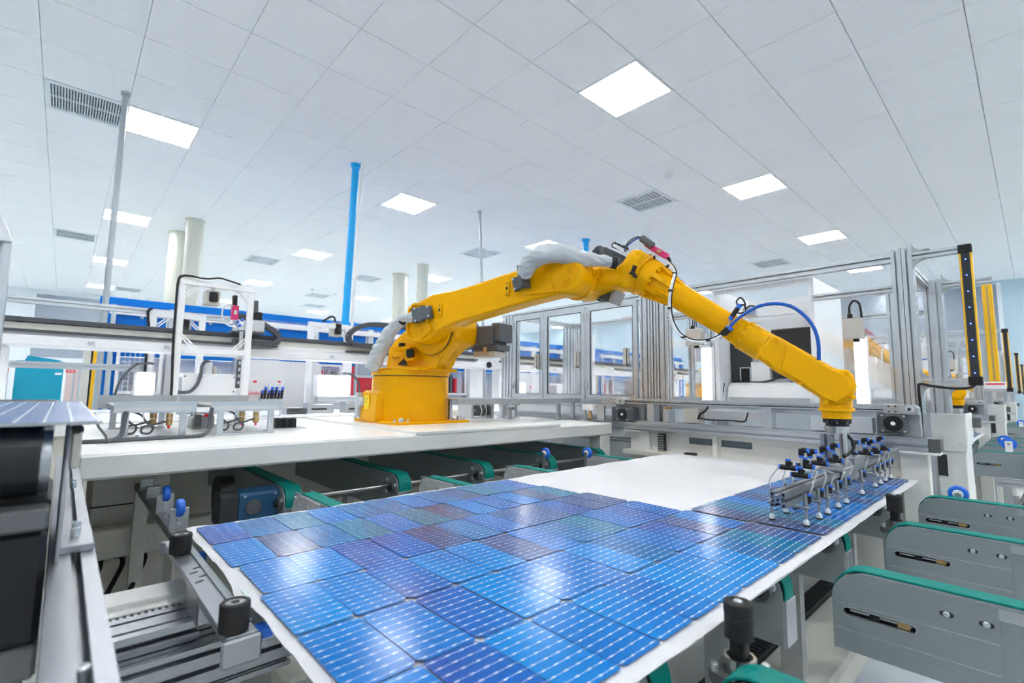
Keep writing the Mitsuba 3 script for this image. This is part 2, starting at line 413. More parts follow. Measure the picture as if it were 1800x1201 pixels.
def arc(c, r, a0, a1, n=10):
    return [(c[0] + r * math.cos(math.radians(a)), c[1] + r * math.sin(math.radians(a))) for a in np.linspace(a0, a1, n)]

# ================================================================== the yellow robot (local frame: u = reach, v = sideways, w = up)
RB = np.array([1.59, 2.645, 1.1]); RU = np.array([0.23234, -0.97263, 0.0]); RN = np.array([0.97263, 0.23234, 0.0])
RM = M4(np.stack([RU, RN, [0, 0, 1.0]], 1), RB)
def R(m):
    m = m.copy(); m.apply_transform(RM); return m

robot = thing('industrial_robot', 'large yellow six-axis industrial robot arm bolted to the white table, reaching over the solar panel', 'robot arm')
def rp(name, mesh, m='yellow_paint', parent=None, label=None, smooth=35): return part(parent or robot, name, R(mesh), m, label, smooth)

# base: axis-aligned foot plate, drum, connector box
def W2(m): return m
foot = part(robot, 'foot_plate', bev([(1.35, 2.36), (1.83, 2.36), (1.85, 2.40), (1.85, 2.86), (1.81, 2.90), (1.37, 2.90), (1.33, 2.86), (1.33, 2.40)], 'z', 1.102, 1.126, .004), 'yellow_paint')
for (x, y) in ((1.36, 2.83), (1.39, 2.40), (1.80, 2.42), (1.82, 2.82)):
    for k, (dx, dy, r) in enumerate(((0, 0, .015), (-.035, .012, .008), (.035, -.01, .008))):
        part(foot, 'bolt', hexbolt((x + dx, y + dy, 1.126), (0, 0, 1), r, .022 if k == 0 else .014), 'zinc')
base = part(robot, 'base_drum', lathe((1.59, 2.645, 1.125), (1.59, 2.645, 1.40), [(0, .232), (.004, .235), (.235, .232), (.257, .230), (.2605, .226)], 64), 'yellow_paint')
for dz in (.05, .11, .17, .22):
    a = math.radians(-118 + 52); part(base, 'plug', cyl((1.59 + .231 * math.cos(a), 2.645 + .231 * math.sin(a), 1.13 + dz), (1.59 + .236 * math.cos(a), 2.645 + .236 * math.sin(a), 1.13 + dz), .006, 10), 'yellow_paint')
bx_ = part(robot, 'connector_box', bev([(1.318, 1.126), (1.45, 1.126), (1.45, 1.30), (1.35, 1.30), (1.330, 1.285)], 'y', 2.57, 2.765, .010), 'yellow_paint')
part(bx_, 'warning_sticker', bx(1.3205, 1.324, 2.66, 2.715, 1.19, 1.27), 'label_yellow', 'yellow warning sticker')
for k in range(3): part(bx_, 'sticker_mark', bx(1.3195, 1.3215, 2.676 + .008 * (k % 2), 2.686 + .008 * (k % 2), 1.205 + .022 * k, 1.209 + .022 * k), 'bracket_grey')
plug = part(bx_, 'cable_plug', cyl((1.30, 2.745, 1.23), (1.335, 2.745, 1.23), .03, 20, .006), 'grille_grey')
part(bx_, 'plug_plate', bx(1.30, 1.335, 2.765, 2.80, 1.14, 1.285, .006), 'grille_grey')

# turntable and shoulder casting
tt = rp('turntable', join([lathe((0, 0, .289), (0, 0, .4), [(0, .236), (.004, .239), (.028, .239), (.034, .233)], 64),
                           bx(-.16, .26, -.20, .14, .315, .335, .006)]))
part(tt, 'seam_ring', R(lathe((0, 0, .284), (0, 0, .3), [(0, .228), (.006, .228)], 48)), 'slot_dark')
for i in range(10):
    a = i * math.pi / 5 + .2; part(tt, 'bolt', R(hexbolt((.205 * math.cos(a), .205 * math.sin(a), .323), (0, 0, 1), .008, .008)), 'yellow_paint')
J2 = (.29, .555)
cast = [(-.10, .325), (-.085, .40), (-.074, .455), (-.035, .50), (.06, .56)] + arc(J2, .165, 165, -12, 16) + [(.452, .50), (.425, .45), (.375, .41), (.338, .365), (.318, .325)]
sh = rp('shoulder_casting', bev(cast, 'y', -.125, -.045, .014))
cast2 = [(-.11, .325), (-.10, .40), (-.09, .455), (-.05, .50), (.04, .56)] + arc(J2, .158, 165, -12, 16) + [(.44, .48), (.36, .445), (.30, .40), (.27, .35), (.245, .325)]
part(sh, 'rear_wall', R(bev(cast2, 'y', -.05, .09, .012)), 'yellow_paint')
part(sh, 'pocket', R(bev([(.012, .352), (.101, .346), (.092, .352), (.08, .398)], 'y', -.1275, -.12, .001)), 'slot_dark', 'dark triangular opening')
part(sh, 'pocket_rim', R(ext(Polygon([(.0, .343), (.112, .337), (.09, .412), (.075, .412)]).difference(Polygon([(.012, .352), (.102, .346), (.082, .40), (.078, .40)])), 'y', -.131, -.12)), 'yellow_paint')
part(sh, 'stop_block', R(bx(.05, .165, -.19, -.12, .428, .456, .004)), 'yellow_paint')
part(sh, 'bumper', R(cyl((.09, -.17, .455), (.09, -.17, .478), .020, 20, .003)), 'black_rubber', 'black rubber bumper')
blk = part(sh, 'stop_block', R(bev([(.115, .425), (.14, .436), (.205, .385), (.20, .375), (.14, .372)], 'y', -.19, -.12, .004)), 'yellow_paint')
part(blk, 'bumper', R(cyl((.165, -.20, .412), (.198, -.18, .415), .026, 20, .004)), 'black_rubber', 'black rubber bumper')
lugp = part(sh, 'lifting_pad', R(bx(-.03, .028, -.135, -.12, .392, .409, .003)), 'yellow_paint')
for u in (-.02, .018): part(lugp, 'hole', R(cyl((u, -.1365, .40), (u, -.13, .40), .004, 10)), 'slot_dark')
rp('joint_ring', lathe((J2[0], -.15, J2[1]), (J2[0], -.10, J2[1]), [(0, .148), (.012, .15), (.03, .15)], 48), 'yellow_paint')
rp('joint_seam', lathe((J2[0], -.134, J2[1]), (J2[0], -.128, J2[1]), [(0, .1525), (.005, .1525)], 48), 'slot_dark')
mt = rp('shoulder_motor', join([bx(.37, .56, .085, .24, .468, .585, .008), cyl((.29, .05, .555), (.29, .20, .555), .10, 32, .006)]), 'motor_grey', label='dark grey servo motor')
for (u0, u1, w0, w1) in ((.54, .60, .49, .60), (.40, .585, .44, .475)): part(mt, 'motor_block', R(bx(u0, u1, .10, .235, w0, w1, .005)), 'motor_grey')
part(mt, 'mount_plate', R(bx(.40, .56, .11, .22, .405, .438, .003)), 'sensor_beige')
part(mt, 'plug', R(cyl((.50, .10, .43), (.50, .10, .46), .014, 12)), 'brass')

# upper arm
arm = [(.198, .535), (.199, .56), (.204, .617), (.215, .65), (.235, .672), (.262, .685), (.344, .710), (.385, .723), (.46, .727), (.541, .730), (.675, .746), (.85, .775), (1.046, .802), (1.13, .806)] + arc((1.211, .727), .074, 75, -72, 12) + \
      [(1.215, .652), (1.161, .646), (1.086, .637), (.968, .622), (.844, .602), (.712, .580), (.600, .562), (.52, .545), (.45, .520), (.395, .490), (.345, .469), (.305, .463), (.269, .465), (.235, .480), (.212, .503)]
ua = rp('upper_arm', bev(arm, 'y', -.25, -.145, .013, 4))
pk = [(.225, .53), (.222, .615), (.235, .655), (.270, .678), (.352, .668), (.368, .649), (.372, .568), (.392, .530), (.329, .487), (.272, .484), (.24, .50)]
rim = Polygon(pk).buffer(.009, quad_segs=4).difference(Polygon(pk).buffer(-.002))
part(ua, 'pocket_rim', R(ext(rim, 'y', -.262, -.248)), 'yellow_paint')
for (cu, cw, n_, r_) in ((.283, .535, 7, .019), (.316, .54, 4, .014)):
    for i in range(n_): part(ua, 'bolt', R(hexbolt((cu + r_ * math.cos(i * 6.283 / n_), -.249, cw + r_ * math.sin(i * 6.283 / n_)), (0, -1, 0), .0045, .006, 8)), 'yellow_paint')
part(ua, 'plug', R(lathe((.276, -.249, .582), (.276, -.256, .582), [(0, .012), (.007, .010)], 16)), 'yellow_paint')
# J3 cover with three clusters of bolts
cv = part(ua, 'elbow_cover', R(lathe((1.211, -.238, .727), (1.211, -.30, .727), [(0, .082), (.012, .080), (.018, .074), (.019, .066), (.0205, .064)], 48)), 'yellow_paint')
for (au, aw) in ((-.028, .034), (.036, .026), (.004, -.036)):
    for i, (du, dw) in enumerate(((-.016, -.012), (-.008, .0), (0, .012), (.012, .016), (.002, -.012), (.014, .002))):
        part(cv, 'bolt', R(join([lathe((1.211 + au + du, -.256, .727 + aw + dw), (1.211 + au + du, -.30, .727 + aw + dw), [(0, .0052), (.007, .0052), (.0072, .0028), (.004, .0026)], 10)])), 'yellow_paint')
drum = rp('elbow_drum', lathe((1.211, -.25, .727), (1.211, .02, .727), [(0, .076), (.012, .085), (.08, .087), (.10, .087), (.102, .082), (.108, .082), (.11, .092), (.135, .092), (.15, .085), (.25, .08)], 48))
# recessed flank between the hose clamp and the cover
part(ua, 'web', R(bev([(1.01, .668), (1.02, .75), (1.10, .78), (1.14, .72), (1.15, .668)], 'y', -.2525, -.249, .001)), 'yellow_paint')
part(ua, 'rib', R(bev([(1.00, .660), (1.21, .655), (1.21, .667), (1.02, .672)], 'y', -.262, -.249, .004)), 'yellow_paint')
for (u, w, nm) in ((.458, .632, 0), (.893, .703, 1)):
    lg = part(ua, 'lug_plate', R(bev(np.array(rrect(u - .014, u + .014, w - .036, w + .036, .012).exterior.coords)[:-1], 'y', -.258, -.249, .003)), 'yellow_paint')
    for dw, r in ((0, .007), (.024, .003), (-.024, .003)): part(lg, 'hole', R(cyl((u, -.2595, w + dw), (u, -.255, w + dw), r, 14)), 'slot_dark')
b1 = rp('hose_bracket', bev([(.268, .655), (.335, .652), (.345, .66), (.402, .658), (.418, .59), (.36, .587), (.345, .575), (.285, .572)], 'y', -.285, -.255, .004), 'bracket_grey', label='dark grey hose bracket at the shoulder')
for (u, w) in ((.395, .65), (.405, .60), (.30, .647), (.31, .58)): part(b1, 'bolt', R(hexbolt((u, -.285, w), (0, -1, 0), .006, .005)), 'zinc')
b2 = rp('hose_bracket', join([bev([(.930, .744), (.998, .757), (1.016, .70), (.945, .680)], 'y', -.275, -.252, .004), bev([(.995, .785), (1.006, .79), (1.028, .69), (1.014, .69)], 'y', -.33, -.252, .003)]), 'bracket_grey', label='dark grey hose bracket near the elbow')
for (u, w) in ((.940, .738), (.952, .690), (1.008, .70)): part(b2, 'bolt', R(hexbolt((u, -.275, w), (0, -1, 0), .006, .005)), 'zinc')
# grey fabric hose sleeves
def sleeve(name, pts, rs, seed):
    m = tube(pts, rs, 32, 10)
    V = np.array(m.vertices); N_ = np.array(m.vertex_normals); V += N_ * ((meshkit.fbm(V * [13, 60, 60], 3, seed)[:, None] - .5) * .022 + (meshkit.fbm(V * 18, 2, seed + 5)[:, None] - .5) * .016); m.vertices = V
    return rp(name, m, 'sleeve', label='grey fabric hose sleeve', smooth=True)
s1 = sleeve('hose_sleeve', [(-.055, -.27, .325), (-.02, -.27, .375), (.035, -.275, .45), (.09, -.28, .515), (.145, -.28, .562), (.205, -.275, .596), (.285, -.27, .615)], [.040, .043, .040, .034, .030, .026], 3)
part(s1, 'strap', R(cyl((.192, -.276, .590), (.212, -.275, .602), .031, 18)), 'black_plastic')
s2 = sleeve('hose_sleeve', [(1.018, -.30, .735), (1.035, -.31, .765), (1.07, -.315, .80), (1.125, -.30, .822), (1.20, -.27, .826), (1.275, -.22, .806), (1.34, -.17, .795), (1.395, -.14, .79), (1.41, -.13, .787)], [.030, .038, .045, .046, .043, .036, .027, .022, .022], 9)
part(s2, 'collar', R(cyl((1.385, -.145, .79), (1.405, -.13, .787), .029, 18)), 'black_plastic')

# elbow housing and forearm
hs = [(1.16, .66), (1.20, .66), (1.28, .675), (1.34, .692), (1.40, .686), (1.418, .672), (1.455, .675), (1.535, .815), (1.50, .846), (1.47, .853), (1.443, .838), (1.42, .805), (1.395, .786), (1.34, .794), (1.28, .80), (1.20, .80), (1.15, .77)]
eh = rp('elbow_housing', bev(hs, 'y', -.105, .085, .03, 4))
part(eh, 'plug', R(lathe((1.40, -.104, .727), (1.40, -.112, .727), [(0, .013), (.006, .012), (.0065, .005)], 16)), 'yellow_paint')
part(eh, 'web', R(bev([(1.285, .735), (1.305, .78), (1.315, .78), (1.313, .735)], 'y', -.118, -.10, .004)), 'yellow_paint')
kn = part(eh, 'cable_clip', R(bev([(1.457, .733), (1.47, .745), (1.478, .77), (1.49, .765), (1.48, .742), (1.492, .715), (1.482, .712), (1.468, .73)], 'y', -.125, -.10, .003)), 'black_plastic', 'black plastic cable clip')
em = rp('elbow_motor', join([cyl((1.255, .02, .875), (1.43, .02, .765), .055, 4, .006), bx(1.26, 1.30, -.02, .06, .87, .905, .004)]), 'motor_grey', label='dark grey motor')
part(em, 'end_cap', R(cyl((1.235, .02, .888), (1.262, .02, .871), .05, 20, .004)), 'slot_dark')
m2 = rp('cable_connector', bev([(1.22, .665), (1.26, .695), (1.35, .695), (1.322, .635), (1.275, .655)], 'y', .0, .10, .004), 'motor_grey', label='dark connector block under the elbow')
part(m2, 'bracket', R(bev([(1.335, .69), (1.355, .69), (1.325, .63), (1.312, .637)], 'y', -.01, .11, .002)), 'alu_matte')
A0, AD = np.array([1.452, 0, .770]), np.array([.81, 0, -.5864])
AD = AD / np.linalg.norm(AD)
def fa(s, r0=0, ang=0):
    n1 = np.array([.5864, 0, .81]); n1 /= np.linalg.norm(n1)
    return A0 + AD * s + r0 * (n1 * math.cos(ang) + np.array([0, 1.0, 0]) * math.sin(ang))
f = rp('forearm', lathe(fa(-.04), fa(.7), [(0, .082), (.02, .091), (.085, .092), (.0855, .083), (.092, .083), (.0925, .090), (.13, .0885), (.146, .085), (.148, .068), (.24, .058), (.34, .0545), (.51, .0505), (.58, .056), (.60, .0605), (.69, .0605)], 48))
for i in range(8):
    a = i * math.pi / 4 + .3
    q = [fa(.106, .087, a + d) for d in (-.13, .13)] + [fa(.106, .05, a + d) for d in (-.13, .13)] + [fa(.235, .058, a + d) for d in (-.10, .10)] + [fa(.235, .045, a + d) for d in (-.1, .1)]
    part(f, 'rib', R(trimesh.convex.convex_hull(np.array(q))), 'yellow_paint')
    b_ = a + math.pi / 8
    part(f, 'bolt', R(hexbolt(fa(.107, .077, b_), AD, .008, .012)), 'yellow_paint')
for i in range(12):
    a = i * math.pi / 6; part(f, 'bolt', R(hexbolt(fa(.56, .058, a), -AD, .006, .010)), 'yellow_paint')
    if i % 3 == 0: part(f, 'screw', R(cyl(fa(.049, .0845, a), fa(.049, .09, a), .006, 8)), 'yellow_paint')
# wrist
wr = [(2.028, .428), (2.149, .342), (2.20, .305), (2.216, .300), (2.240, .299), (2.256, .279), (2.264, .238), (2.253, .201), (2.234, .177), (2.199, .166), (2.167, .175), (2.144, .200), (2.08, .249), (2.005, .297), (1.956, .340), (1.945, .36), (1.952, .385), (1.99, .43), (2.005, .436)]
w_ = rp('wrist', bev(wr, 'y', -.062, .062, .020, 4))
cov = [(2.055, .398), (2.145, .336), (2.20, .296), (2.232, .279), (2.248, .24), (2.238, .205), (2.20, .180), (2.168, .19), (2.09, .255), (2.03, .302)]
part(w_, 'side_cover', R(bev(cov, 'y', -.071, -.058, .007)), 'yellow_paint')
for (u, w) in ((2.02, .413), (1.975, .343), (2.145, .327), (2.237, .285), (2.252, .20), (2.17, .185), (2.092, .248)):
    part(w_, 'screw', R(lathe((u, -.058, w), (u, -.068, w), [(0, .0075), (.008, .007), (.0085, .004)], 12)), 'yellow_paint')
wf = rp('wrist_neck', lathe((2.199, 0, .215), (2.199, 0, .0), [(0, .052), (.055, .051), (.056, .057), (.066, .057), (.068, .047), (.094, .046)], 40))
fl = rp('tool_flange', lathe((2.199, 0, .122), (2.199, 0, .0), [(0, .045), (.012, .044), (.013, .037), (.03, .036)], 40), 'black_plastic', label='black tool flange')
for i in range(8):
    a = i * math.pi / 4; part(fl, 'bolt', R(hexbolt((2.199 + .041 * math.cos(a), .041 * math.sin(a), .112), (0, 0, -1), .004, .008)), 'dark_steel')
rp('tool_adapter', lathe((2.199, 0, .094), (2.199, 0, 0), [(0, .040), (.022, .040), (.023, .032), (.026, .032)], 36), 'steel', label='steel adapter plate')
# air hoses and valves along the arm
hb = rp('blue_air_hose', tube([(1.852, -.085, .459), (1.872, -.09, .485), (1.907, -.09, .515), (1.96, -.09, .544), (2.019, -.09, .552), (2.075, -.085, .537), (2.117, -.08, .499), (2.143, -.075, .455), (2.155, -.07, .40), (2.154, -.06, .335)], .0065, 10), 'blue_hose', label='bright blue looping air hose')
hw = rp('white_air_hose', tube([(1.598, -.03, .795), (1.625, -.07, .765), (1.655, -.13, .73), (1.668, -.16, .70), (1.667, -.18, .67), (1.658, -.19, .622), (1.652, -.19, .569), (1.656, -.19, .51), (1.672, -.19, .465), (1.694, -.19, .435), (1.737, -.18, .411), (1.79, -.15, .413), (1.828, -.10, .437)], .0060, 10), 'white_hose', label='white air hose hanging under the forearm')
part(hw, 'cable', R(tube([(1.600, -.03, .80), (1.63, -.075, .77), (1.663, -.14, .73), (1.676, -.158, .70), (1.674, -.178, .67), (1.665, -.188, .622), (1.660, -.188, .569), (1.664, -.188, .512), (1.68, -.188, .469), (1.70, -.188, .442), (1.741, -.178, .419), (1.792, -.15, .421), (1.83, -.098, .444)], .0023, 8)), 'black_plastic')
for p_ in ((1.668, -.16, .70), (1.658, -.195, .622), (1.654, -.195, .55), (1.705, -.195, .428), (1.79, -.155, .415)): part(hw, 'cable_tie', R(cyl(np.array(p_) - [.0, 0, .003], np.array(p_) + [0, 0, .003], .0095, 10)), 'black_plastic')
va = rp('air_valve', join([cyl((1.822, -.085, .44), (1.852, -.085, .47), .0095, 12, .002), cyl((1.838, -.09, .44), (1.862, -.09, .462), .008, 12, .002), cyl((1.866, -.08, .512), (1.89, -.075, .548), .0095, 12, .002)]), 'black_plastic', label='black push-in air fitting')
for a_, b_ in (((1.815, -.085, .433), (1.824, -.085, .442)), ((1.848, -.085, .466), (1.856, -.085, .474)), ((1.86, -.08, .503), (1.868, -.08, .514)), ((1.888, -.075, .546), (1.898, -.07, .56)), ((1.86, -.09, .458), (1.868, -.09, .468))):
    part(va, 'release_ring', R(cyl(a_, b_, .009, 12)), 'blue_fitting')
part(va, 'brass_stem', R(cyl((1.852, -.083, .47), (1.864, -.08, .51), .0065, 12)), 'brass')
vb = part(va, 'valve_block', R(bx(1.905, 1.955, -.06, -.02, .515, .55, .003)), 'zinc')
part(va, 'loop_cable', R(tube([(1.893, -.07, .553), (1.885, -.07, .575), (1.90, -.07, .59), (1.915, -.07, .57), (1.915, -.06, .545), (1.93, -.06, .555), (1.945, -.05, .555)], .003, 8)), 'black_plastic')
part(va, 'loop_cable', R(tube([(1.88, -.075, .54), (1.895, -.09, .525), (1.92, -.09, .53), (1.915, -.08, .555), (1.90, -.075, .56)], .003, 8)), 'black_plastic')
mg = rp('vacuum_generator', bev([(1.497, .878), (1.508, .896), (1.551, .866), (1.606, .826), (1.60, .803), (1.575, .815)], 'y', -.03, .0, .003), 'magenta', label='magenta vacuum generator with dark silencer')
part(mg, 'silencer', R(cyl((1.488, -.035, .915), (1.54, -.03, .868), .017, 18, .003)), 'dark_steel')
part(mg, 'silencer_bore', R(cyl((1.4865, -.035, .9165), (1.489, -.035, .914), .009, 14)), 'slot_dark')
part(mg, 'bracket', R(bev([(1.49, .835), (1.512, .875), (1.53, .86), (1.57, .83), (1.552, .822), (1.525, .838)], 'y', -.015, .01, .002)), 'zinc')
part(mg, 'fitting', R(cyl((1.56, -.04, .842), (1.575, -.034, .834), .008, 12)), 'brass')
part(mg, 'cable', R(tube([(1.605, -.02, .81), (1.612, -.02, .785), (1.59, -.02, .765), (1.565, -.02, .77), (1.545, -.02, .80), (1.54, -.02, .825)], .0055, 8)), 'black_plastic')
hv = part(robot, 'solenoid_valve', R(bev([(1.338, .905), (1.348, .917), (1.465, .84), (1.452, .82)], 'y', -.02, .03, .003)), 'zinc', 'row of small valves on a metal strip')
for (c0, c1) in (((1.335, .918), (1.372, .897)), ((1.378, .897), (1.408, .876)), ((1.43, .866), (1.462, .842))): part(hv, 'coil', R(cyl((c0[0], 0, c0[1]), (c1[0], 0, c1[1]), .014, 4, .002)), 'black_plastic')
part(hv, 'tube', R(tube([(1.40, -.02, .87), (1.41, -.025, .885), (1.44, -.03, .905), (1.47, -.035, .915), (1.49, -.035, .915)], .0035, 8)), 'blue_hose')
part(hv, 'tube', R(tube([(1.405, -.02, .865), (1.413, -.03, .892), (1.44, -.035, .915), (1.47, -.037, .922), (1.49, -.035, .917)], .004, 8)), 'bracket_grey')

# ================================================================== white pedestal table under the robot
tb = thing('robot_table', 'long white steel table that carries the robot, its front edge a thick painted beam', 'machine table')
part(tb, 'tabletop', join([bx(.05, 2.75, 1.97, 3.45, 1.085, 1.10, .003), bx(.05, 2.75, 1.965, 2.06, 1.02, 1.099, .008), bx(.05, .13, 1.97, 3.45, 1.02, 1.09, .006), bx(2.66, 2.75, 1.97, 3.45, 1.02, 1.098, .006), bx(.05, 2.75, 3.36, 3.45, 1.02, 1.09, .006)]), 'white_paint')
rpz = part(tb, 'robot_plate', bev([(1.22, 1.963), (2.22, 1.963), (2.22, 3.35), (1.22, 3.35)], 'z', 1.096, 1.112, .004), 'white_paint', 'raised white plate under the robot')
for x0 in (1.34, 1.66, 1.93): part(rpz, 'seam', bx(x0, x0 + .22, 1.9622, 1.9635, 1.0955, 1.0965), 'joint_grey')
for x0, y0 in ((1.16, 2.2), (1.165, 2.65), (1.17, 3.0)): part(tb, 'seam', bx(x0, x0 + .003, y0, y0 + .32, 1.0995, 1.1004), 'joint_grey')
for (x0, x1, y0, y1) in ((2.64, 2.745, 1.98, 2.08), (2.64, 2.745, 3.34, 3.44), (.20, .30, 3.34, 3.44)): part(tb, 'leg', bx(x0, x1, y0, y1, .02, 1.03, .006), 'white_paint')
part(tb, 'rear_curb', bx(1.95, 2.74, 3.22, 3.30, 1.10, 1.145, .004), 'cream_paint')
for (x0, x1, y0, y1) in ((2.64, 2.745, 1.98, 2.08), (2.64, 2.745, 3.34, 3.44), (.20, .30, 3.34, 3.44)): part(tb, 'foot', bx(x0 - .015, x1 + .015, y0 - .015, y1 + .015, 0, .022, .004), 'dark_steel')
part(tb, 'rear_panel', bx(.15, 2.70, 3.30, 3.34, .03, 1.085), 'cream_paint'); part(tb, 'side_panel', bx(.055, .07, 2.00, 3.34, .03, 1.085), 'cream_paint')  # side panel added to keep light out of the space under the table
part(tb, 'lower_beam', bx(.12, 2.72, 2.62, 2.70, .60, .72, .006), 'cream_paint')
ib = single('control_box', join([bx(.12, .40, 2.72, 3.1, .30, .93, .008)]), 'cream_paint', 'cream switch box with cable slots in the dark space under the white table', 'control box')
for x0 in (.150, .222, .30):
    k = part(ib, 'cable_slot', bx(x0, x0 + .03, 2.715, 2.722, .58, .67), 'slot_dark')
    part(k, 'grommet', ext(sbox(x0 - .004, .574, x0 + .034, .676).difference(sbox(x0 + .003, .582, x0 + .027, .668)), 'y', 2.711, 2.721), 'dark_steel')
part(ib, 'seam', bx(.12, .40, 2.717, 2.7195, .795, .80), 'slot_dark')
for s, (x0, z0) in enumerate(((.165, .60), (.237, .595), (.312, .60))):
    single('black_cable', tube([(x0, 2.71, z0), (x0 + .005, 2.66, z0 - .03), (x0 - .02, 2.60, z0 - .07), (x0 - .06, 2.50, z0 - .12), (x0 - .10, 2.35, z0 - .18), (x0 - .10, 2.2, z0 - .40), (x0 - .08, 2.15, .01)], .009, 8), 'black_plastic', 'black cable drooping out of the %s slot of the cream switch box' % ('left', 'middle', 'right')[s], 'cable')
vfin = thing('finned_drive', 'small ribbed drive unit under the left end of the white table', 'drive unit')
part(vfin, 'housing', bx(.24, .40, 2.74, 3.0, .93, 1.0, .004), 'cream_paint')
for k in range(7): part(vfin, 'fin', bx(.25, .39, 2.73, 2.741, .935 + .009 * k, .939 + .009 * k), 'label_white')
# roller rail with blue wheels under the table's left end
rr = thing('guide_rail', 'grey rail with a row of blue guide wheels under the left of the white table', 'guide rail')
part(rr, 'rail', bx(.262, .292, 1.62, 2.70, .86, .885, .002), 'dark_steel')
for y in (2.30, 2.5): part(rr, 'clamp', bx(.262, .305, y, y + .02, .884, .93, .002), 'alu')
for i, y in enumerate((1.775, 2.04)):
    st = part(rr, 'wheel_stand', bx(.262, .312, y - .004, y + .003, .875, .945, .002), 'alu')
    for dz in (.90, .915): part(st, 'screw', hexbolt((.287, y - .004, dz), (0, -1, 0), .006, .004), 'zinc')
    w = part(rr, 'wheel', cyl((.278, y + .002, .945), (.298, y + .002, .945), .026, 24, .004), 'blue_wheel', 'blue wheel')
part(rr, 'stand', bx(.255, .30, 2.55, 2.6, .0, .87), 'cream_paint'); part(rr, 'stand', bx(.262, .292, 1.62, 1.67, .0, .87), 'cream_paint')

# ================================================================== solar panel being laid up
XP0, XP1, YP0, YP1 = .262, 2.76, .372, 1.525
sp = thing('solar_panel', 'half laid-up solar panel: blue cells on a white sheet, lying on the conveyors', 'solar panel')
part(sp, 'glass', bx(XP0 + .006, XP1 - .006, YP0 + .004, YP1 - .004, .9352, .9388), 'sheet_glass' if 'sheet_glass' in scene else mat('sheet_glass', (.55, .66, .64), .1, coat=.5), 'glass sheet')
nx, ny = 130, 64
gx, gy = np.meshgrid(np.linspace(XP0, XP1, nx), np.linspace(YP0, YP1, ny), indexing='ij')
edge = np.minimum.reduce([(gx - XP0), (XP1 - gx) * 2, (gy - YP0), (YP1 - gy)]); lift = np.exp(-edge / .010)
wv = meshkit.fbm(np.stack([gx * 14, gy * 14, gx * 0], -1), 3, 4) - .5
gz = .9408 + .0012 * meshkit.noise(np.stack([gx * 3, gy * 3, gx * 0], -1), 5) + lift * np.maximum(wv, -.15) * .007
sx_ = gx + (gx < XP0 + .01) * 0.006 * wv; sy_ = gy + lift * wv * .006
# a fold where the sheet sags at the left edge
fold = np.exp(-((gy - .99) / .05) ** 2) * np.exp(-(gx - XP0) / .018); gz = gz - .006 * fold; sx_ = sx_ - .006 * fold
SV = np.stack([sx_, sy_, gz], -1).reshape(-1, 3); idx = np.arange(nx * ny).reshape(nx, ny)
SF = np.concatenate([np.stack([idx[:-1, :-1], idx[1:, :-1], idx[1:, 1:]], -1).reshape(-1, 3), np.stack([idx[:-1, :-1], idx[1:, 1:], idx[:-1, 1:]], -1).reshape(-1, 3)])
SV2 = SV - [0, 0, .0009]; ring = np.concatenate([idx[:, 0], idx[-1, 1:], idx[-2::-1, -1], idx[0, -2:0:-1]]); n_ = nx * ny
RF = [(a, b, b + n_) for a, b in zip(ring, np.roll(ring, -1))] + [(a, b + n_, a + n_) for a, b in zip(ring, np.roll(ring, -1))]
part(sp, 'backing_sheet', trimesh.Trimesh(np.vstack([SV, SV2]), np.vstack([SF, SF[:, ::-1] + n_, np.array(RF)[:, ::-1]]), process=False), 'white_sheet', 'white backing sheet with slightly wavy edges', smooth=True)

PITY, PITX = .01845, .0246
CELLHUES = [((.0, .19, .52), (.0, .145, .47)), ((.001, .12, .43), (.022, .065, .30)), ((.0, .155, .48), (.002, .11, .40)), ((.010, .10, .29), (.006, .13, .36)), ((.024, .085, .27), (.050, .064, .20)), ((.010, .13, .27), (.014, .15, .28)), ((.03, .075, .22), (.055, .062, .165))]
for hi, (c0, c1) in enumerate(CELLHUES):
    def fn(p, n, uv, c0=c0, c1=c1):
        g = smoothstep(.25, .75, noise(p.x * 11 + hi * 7.3, p.y * 9, 3.1 * hi))
        base = mix(c0, c1, g)
        ty = (p.y - .397) / PITY; dy = abs(ty - dr.floor(ty) - .5) * PITY
        tx = (p.x - .28) / PITX; dx = abs(tx - dr.floor(tx) - .5) * PITX
        half = .00040 + .0011 * dr.maximum(0, 1 - dr.square(dx / .0048))
        return mix(base, (.74, .80, .86), 1 - smoothstep(half - .00025, half + .00025, dy))
    mat(f'cell_{hi}', proc(fn), .18, spec=.14)
def cell_mesh(x0, x1, y0, y1, z, tx, ty, flip, bend):
    o = [(x0 + .010, y0), (x1 - .003, y0), (x1, y0 + .003), (x1, y1 - .003), (x1 - .003, y1), (x0 + .010, y1), (x0, y1 - .010), (x0, y0 + .010)]
    if flip: o = [(x0 + x1 - a, b) for a, b in o][::-1]
    m = ext(o, 'z', z - .0006, z)
    V = np.array(m.vertices); cx, cy = (x0 + x1) / 2, (y0 + y1) / 2
    V[:, 2] += (V[:, 0] - cx) * tx + (V[:, 1] - cy) * ty
    m.vertices = V; return m
crng = random.Random(21)
rowpitch = [.0985, .098, .0965, .0945, .0925, .0910]
def lay(row, xs, pitch, count, tilt, lift):
    for k in range(count):
        x0 = xs + k * pitch; y0 = .397 + .1845 * row
        m = cell_mesh(x0 + .0008, x0 + pitch - .0012, y0 + .0012, y0 + .1845 - .0024, .9449 + lift + crng.random() * .0012, crng.uniform(-.010, .012) * tilt, crng.uniform(-.006, .006) * tilt, crng.random() < .4, 0)
        near = x0 + y0
        h = crng.choice([0, 0, 2, 2, 1, 0] if x0 + y0 < 1.5 else [1, 2, 3, 4, 5, 6, 3])  # far cells take duller blues, the greying of reflections put into their colour
        part(sp, 'cell', m, f'cell_{h}', smooth=False)
